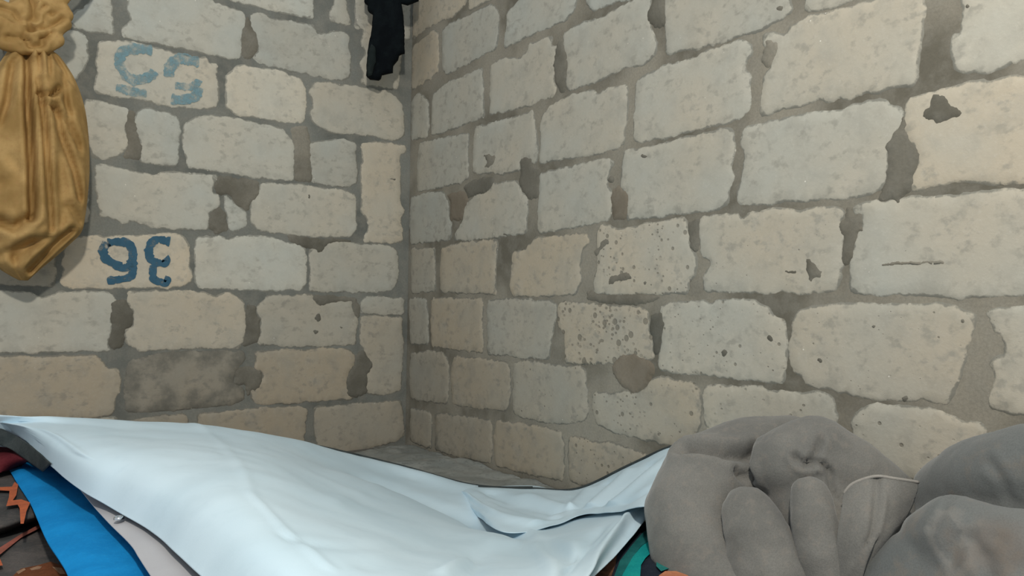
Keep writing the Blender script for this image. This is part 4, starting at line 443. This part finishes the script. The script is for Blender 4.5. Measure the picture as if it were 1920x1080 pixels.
# left bedding
t = empty('patterned_quilt', (-1.3,-1.1,0), 'thick charcoal quilt with rust and tan print under the blue cloth, lowest', 'quilt')
q = sheet('quilt_body', PAT2, M_PAT, 10, 10, skirt=.0, wr=.003, parent=t)
for k, p in enumerate(ZIG2): patch('printed_stripe', p, (M_PINK, M_RUST, M_ORANGE)[k % 3], t, .0012)
for p in TAN: patch('printed_dash', p, M_TAN, t, .0016)
t = empty('patterned_blanket', (-1.35,-.9,.15), 'folded charcoal blanket with an orange zigzag at the left edge', 'blanket')
sheet('blanket_body', PAT1, M_PAT, 10, 8, skirt=.162, wr=.0022, parent=t, seed=4)
for p in ZIG1: patch('printed_zigzag', p, M_ORANGE, t, .0012)
o = sheet('maroon_cloth', MAR, M_MAR, 8, 8, .004, .002, seed=6); tag(o, 'dark red cloth peeping out at the left under the white tarpaulin', 'cloth')
o = sheet('blue_cloth', BLUE, M_BLUE, 10, 12, .005, .0016, 12, seed=2); tag(o, 'bright blue felt-like cloth strip lying beside the white tarpaulin', 'cloth')

# right bedding
tq = empty('teal_mattress', (-.55,-1.75,0), 'dark mattress cover with teal bands and peach print under the grey blanket', 'mattress')
TM = [[(-.92,-1.68,.08),(-.78,-1.65,.08),(-.5,-1.60,.085),(-.2,-1.55,.09),(-.02,-1.55,.09)],[(-.93,-1.76,.13),(-.78,-1.72,.13),(-.5,-1.66,.13),(-.2,-1.62,.13),(-.02,-1.62,.13)],
      [(-.94,-1.9,.13),(-.78,-1.88,.13),(-.5,-1.85,.13),(-.2,-1.85,.13),(-.02,-1.85,.13)],[(-.95,-2.2,.13),(-.8,-2.2,.13),(-.5,-2.2,.13),(-.2,-2.2,.13),(-.02,-2.2,.13)],[(-.9,-2.55,.13),(-.8,-2.55,.13),(-.5,-2.55,.13),(-.2,-2.55,.13),(-.02,-2.55,.13)]]
sheet('mattress_body', TM, M_NAVY, 8, 8, skirt=.0, wr=.0, parent=tq, maxx=-.02)
for nm, p in TEAL: patch('printed_band' if 'teal' in nm else 'printed_patch', p, TEALM[nm], tq, .003)

# white tarpaulin
tt = empty('tarpaulin', (-.9,-1.2,0), 'large creased white plastic tarpaulin draped over the bedding in front of the corner', 'tarpaulin')
sheet('tarp_sheet', TARP, M_TARP, 14, 20, .0012, .005, 5, creases=CR, parent=tt, maxx=-.006, seed=1)
FC = (((.31,.12),(.46,.62),-.014,.028),((.20,.3),(.38,.85),.010,.026),((.33,.3),(.45,.80),-.009,.022),((.40,.2),(.52,.6),.008,.026),
      ((.53,.62),(.60,.16),.009,.020),((.57,.66),(.66,.16),-.010,.020),((.61,.70),(.72,.16),.011,.022),((.66,.74),(.79,.18),-.011,.024),((.70,.78),(.86,.2),.010,.024),((.76,.8),(.95,.45),-.008,.026))
sheet('tarp_fold', FLAP, M_TARP, 14, 16, .0012, .0025, 9, creases=FC, parent=tt, maxx=-.006, seed=9)
h = sheet('tarp_hem', HEM, M_TARP2, 8, 10, .0012, .0008, 8, parent=tt, seed=5); h['label'] = 'grey turned-under hem with a metal snap'
sheet('tarp_underside', DHEM, M_DK, 8, 8, .0015, .001, parent=tt, seed=11)['label'] = 'dark grey underside edge'
tube('dark_edge_shadow', [Vector(p)+Vector((.002,.006,-.0005)) for p in TARP[1][:10]], .0042, M_DK, 8, tt)['label'] = 'dark grey back edge, continued as a painted shadow line'  # underside edge at left; further right it draws the sheet's thin shadow
tube('dark_edge_shadow', [Vector((min(p[0]-.002,-.009), p[1]+.006, p[2]-.0005)) for p in FLAP[0][2:8]], .0035, M_DK, 8, tt)['label'] = 'dark grey back edge, continued as a painted shadow line'
bm = bmesh.new(); prof = [(.0001,.0035),(.0022,.0032),(.003,.0018),(.0036,.003),(.0052,.0034),(.0062,.0022),(.0065,0)]
n = 20; rings = [[bm.verts.new((r*math.cos(2*math.pi*k/n), r*math.sin(2*math.pi*k/n), z)) for k in range(n)] for r, z in prof]
for a, b in zip(rings, rings[1:]):
    for k in range(n): bm.faces.new((a[k], a[(k+1) % n], b[(k+1) % n], b[k]))
bm.faces.new(rings[0]); bmesh.ops.recalc_face_normals(bm, faces=bm.faces)
bmesh.ops.scale(bm, verts=bm.verts, vec=(1.15,1.15,1.2)); bmesh.ops.translate(bm, verts=bm.verts, vec=Vector(RIV)); me = bpy.data.meshes.new('snap'); bm.to_mesh(me); bm.free()
o = obj('metal_snap', me, M_METAL); adopt(o, tt)

# ---------------- puffy blankets: union of soft folds ----------------
def blob(name, chains, mat, voxel=.0065, smooth=9, floor=.128, maxx=-.012, wr=.004, seed=0., grooves=(), squash=1.):
    bm = bmesh.new()
    for ch in chains:
        P = [Vector(c) for c in ch]
        P = [Vector((c[0],c[1],c[2],c[3])) for c in ch]
        for a, b in zip(P, P[1:]):
            L = (a.to_3d()-b.to_3d()).length; n = max(1, int(L/.010))
            for k in range(n+1):
                q = a.lerp(b, k/n); r = bmesh.ops.create_icosphere(bm, subdivisions=3, radius=q.w)
                for v in r['verts']: v.co += q.to_3d()
    me = bpy.data.meshes.new(name); bm.to_mesh(me); bm.free()
    o = bpy.data.objects.new(name, me); C.objects.link(o)
    md = o.modifiers.new('r', 'REMESH'); md.mode = 'VOXEL'; md.voxel_size = voxel
    md = o.modifiers.new('s', 'SMOOTH'); md.iterations = smooth; md.factor = .5
    dg = bpy.context.evaluated_depsgraph_get(); dg.update(); ev = o.evaluated_get(dg)
    m2 = bpy.data.meshes.new_from_object(ev); bpy.data.objects.remove(o)
    m2.update()
    nrm = [v.normal.copy() for v in m2.vertices]
    if grooves:
        from mathutils.bvhtree import BVHTree
        bt = BVHTree.FromPolygons([v.co.copy() for v in m2.vertices], [tuple(p.vertices) for p in m2.polygons]); gs = []
        for pl, dp, w in grooves:
            c = catmull(pl, 5); gs.append(([bt.find_nearest(q)[0] for q in c], dp, w))
        grooves = gs
    for v, n in zip(m2.vertices, nrm):
        p = v.co; k = wr*(nz(p.x*11, p.y*11, p.z*11+seed)+.5*nz(p.x*26, p.y*26, p.z*26+seed)+.25*nz(p.x*60, p.y*60, p.z*60+seed))
        for pl, dp, w in grooves:
            d = 9.
            for a, b in zip(pl, pl[1:]): d = min(d, seg(p, a, b)[0])
            if d < 4*w: k -= dp*math.exp(-(d/w)**2)-dp*.30*math.exp(-((d/w-2.0)**2))
        v.co = p+n*k
        if v.co.z < floor: v.co.z = floor
        if v.co.x > maxx: v.co.x = maxx
    m2.materials.clear(); o = obj(name, m2, mat); return o
def V(l): return [Vector(p) for p in l]
gb = empty('grey_blanket', (-.33,-1.95,.13), 'puffy brown-grey fleece blanket bundled beside the white tarpaulin, pale hem showing', 'blanket')
for k, ch in enumerate(G1): adopt(blob('fold', ch, M_FLEECE, smooth=(9,7,5,5)[k], wr=(.004,.004,.006,.005)[k], grooves=GR1 if k < 2 else (), seed=2+k*3), gb)
cf = sheet('blanket_corner', CUFF, M_FLEECE, 8, 8, .010, .002, 16, parent=gb, maxx=-.02, creases=(((.52,.05),(.5,.9),-.008,.05),((.62,.2),(.6,.8),.004,.03)))
tube('hem', [Vector(p)+Vector((0,0,.0)) for p in CUFF[0]], .0026, M_HEM, 8, gb)['label'] = 'pale stitched hem'
gb2 = empty('grey_blanket', (-.25,-2.25,.13), 'blue-grey fleece blanket bundled at the right edge of the photo, brown stained', 'blanket')
for k, ch in enumerate(G2): adopt(blob('fold', ch, M_FLEECE2, grooves=GR2 if k else GR2[1:2], seed=8+k*3), gb2)

# ---------------- mustard bundle hanging on the left wall ----------------
tb = empty('cloth_bundle', (-1.28,-.13,.62), 'mustard-yellow cloth bundle knotted at the neck, hanging against the left wall', 'bundle')
YC = -.13
prof = [Vector(p) for p in BAG]; prof = catmull(prof, 5); vs = []; fs = []; NS = 150
for j, p in enumerate(prof):
    cx = (p.x+p.y)/2; rx = max((p.y-p.x)/2, .003); ry = min(rx*.78, .112)
    for k in range(NS):
        th = 2*math.pi*k/NS
        top = max(0, (p.z-.9)/.38); low = max(0, (.80-p.z)/.2)
        ple = (.05+.05*top)*nz(math.cos(th)*3.2+5, math.sin(th)*3.2, p.z*1.2)+.022*top*math.sin(th*11+2.5*nz(p.z*4,2,1))+.02*nz(math.cos(th)*6, math.sin(th)*6, p.z*9)+.045*low*nz(math.cos(th)*2.5, math.sin(th)*2.5, p.z*14)
        x = cx+rx*math.cos(th)*(1+ple*.35); y = YC-ry*math.sin(th)*(1+ple*2.4)
        if math.sin(th) > 0:
            d_ = 0
            for pl, dp, w_ in BCR:
                q = Vector((x, p.z)); dd = min(seg(q, Vector(a), Vector(b))[0] for a, b in zip(pl, pl[1:]))
                e = dd/(w_*1.5)
                if e < 4: d_ += dp*1.7*math.exp(-e*e)-dp*.45*math.exp(-((e-2.1)**2))
            y += d_*min(1, math.sin(th)*2)
        y = min(y, -.008); vs.append((x, y, p.z))
for j in range(len(prof)-1):
    for k in range(NS):
        a = j*NS+k; b = j*NS+(k+1) % NS; fs.append([a, b, b+NS, a+NS])
fs.append([len(prof)*NS-NS+k for k in range(NS)][::-1]); fs.append(list(range(NS)))
me = mesh('bundle', vs, fs); bm = bmesh.new(); bm.from_mesh(me); bmesh.ops.recalc_face_normals(bm, faces=bm.faces); bm.to_mesh(me); bm.free()
adopt(obj('bundle_body', me, M_GOLD), tb)
adopt(blob('knot', KNOT, M_GOLD, .004, 1, -9, -1, .005, 3, grooves=KGR), tb)
for k, kt in enumerate(KTAIL[:1]):
    tube('knot_tail', kt, lambda s: .022*(1-.5*s), M_GOLD, 12, tb)
# hidden hook that carries it
hk = empty('wall_hook', (-1.29,-.0,1.62), 'iron hook in the left wall carrying the mustard cloth bundle', 'hook')
tube('hook_bar', [(-1.29,.02,1.62),(-1.29,-.06,1.62),(-1.29,-.13,1.60),(-1.29,-.15,1.55),(-1.29,-.17,1.56),(-1.29,-.18,1.60)], .005, M_METAL, 8, hk)
tube('bundle_loop', [(-1.29,-.13,1.40),(-1.30,-.14,1.50),(-1.29,-.145,1.565),(-1.275,-.14,1.50),(-1.285,-.13,1.40)], .016, M_GOLD, 10, tb)

# ---------------- black cloth in the corner ----------------
tk = empty('black_cloth', (-.21,-.11,1.39), 'ragged black cloth strip hanging down in the corner at the top', 'cloth')
def prism(name, poly, mat, back, th, parent, bulge=.0):
    pts = [Vector(p) for p in poly]; out = []
    for a, b in zip(pts, pts[1:]+pts[:1]):
        n = max(1, int((b-a).length/.008)); out += [a.lerp(b, i/n)+Vector((_r*(.0018*nz(a.x*90+i, a.z*90)))) for i in range(n)]
    n = len(out); uv = [Vector((p.dot(_r), p.dot(_u))) for p in out]; dep = out[0].dot(_d)
    gx = []; x0 = min(p.x for p in uv); x1 = max(p.x for p in uv); y0 = min(p.y for p in uv); y1 = max(p.y for p in uv); y = y0+.006
    while y < y1:
        x = x0+.005
        while x < x1:
            q = Vector((x, y))
            if inside(q, uv) and min((q-k).length for k in uv) > .006: gx.append(q)
            x += .010
        y += .012
    vo, eo, fo, ov, oe, of = delaunay_2d_cdt(uv+gx, [(i,(i+1) % n) for i in range(n)], [list(range(n))], 1, 1e-7)
    m = len(vo); vs = []
    for s in (0, 1):
        for i, q in enumerate(vo):
            k = ov[i][0] if ov[i] else n; e = 0 if k < n else 1
            dd = dep+back+(th if s else 0)+(0 if s else -e*(.007+.006*nz(q.x*40, q.y*12)+bulge))
            vs.append(_r*q.x+_u*q.y+_d*dd)
    fs = [list(f)[::-1] for f in fo]+[[i+m for i in f] for f in fo]
    bm = bmesh.new(); bv = [bm.verts.new(v) for v in vs]
    for f in fs:
        try: bm.faces.new([bv[i] for i in f])
        except ValueError: pass
    bm.edges.ensure_lookup_table()
    bnd = [e for e in bm.edges if e.is_boundary]; bmesh.ops.bridge_loops(bm, edges=bnd)
    bmesh.ops.recalc_face_normals(bm, faces=bm.faces)
    me = bpy.data.meshes.new(name); bm.to_mesh(me); bm.free(); o = obj(name, me, mat, None, True); adopt(o, parent); return o
prism('hanging_strip', BLK, M_BLACK, 0, .02, tk)
nl = tube('nail', [(-.232,.02,1.86),(-.232,-.05,1.86),(-.232,-.075,1.862)], .0035, M_METAL, 8, tk)
tube('hanging_cord', [(-.225,-.088,1.795),(-.228,-.08,1.83),(-.232,-.066,1.868),(-.238,-.08,1.83),(-.24,-.086,1.795)], .004, M_BLACK, 8, tk)
prism('folded_edge', BLK2, M_BLACK2, -.012, .008, tk)['label'] = 'lighter fold at the left edge'  # left fold coloured a lighter black than the strip
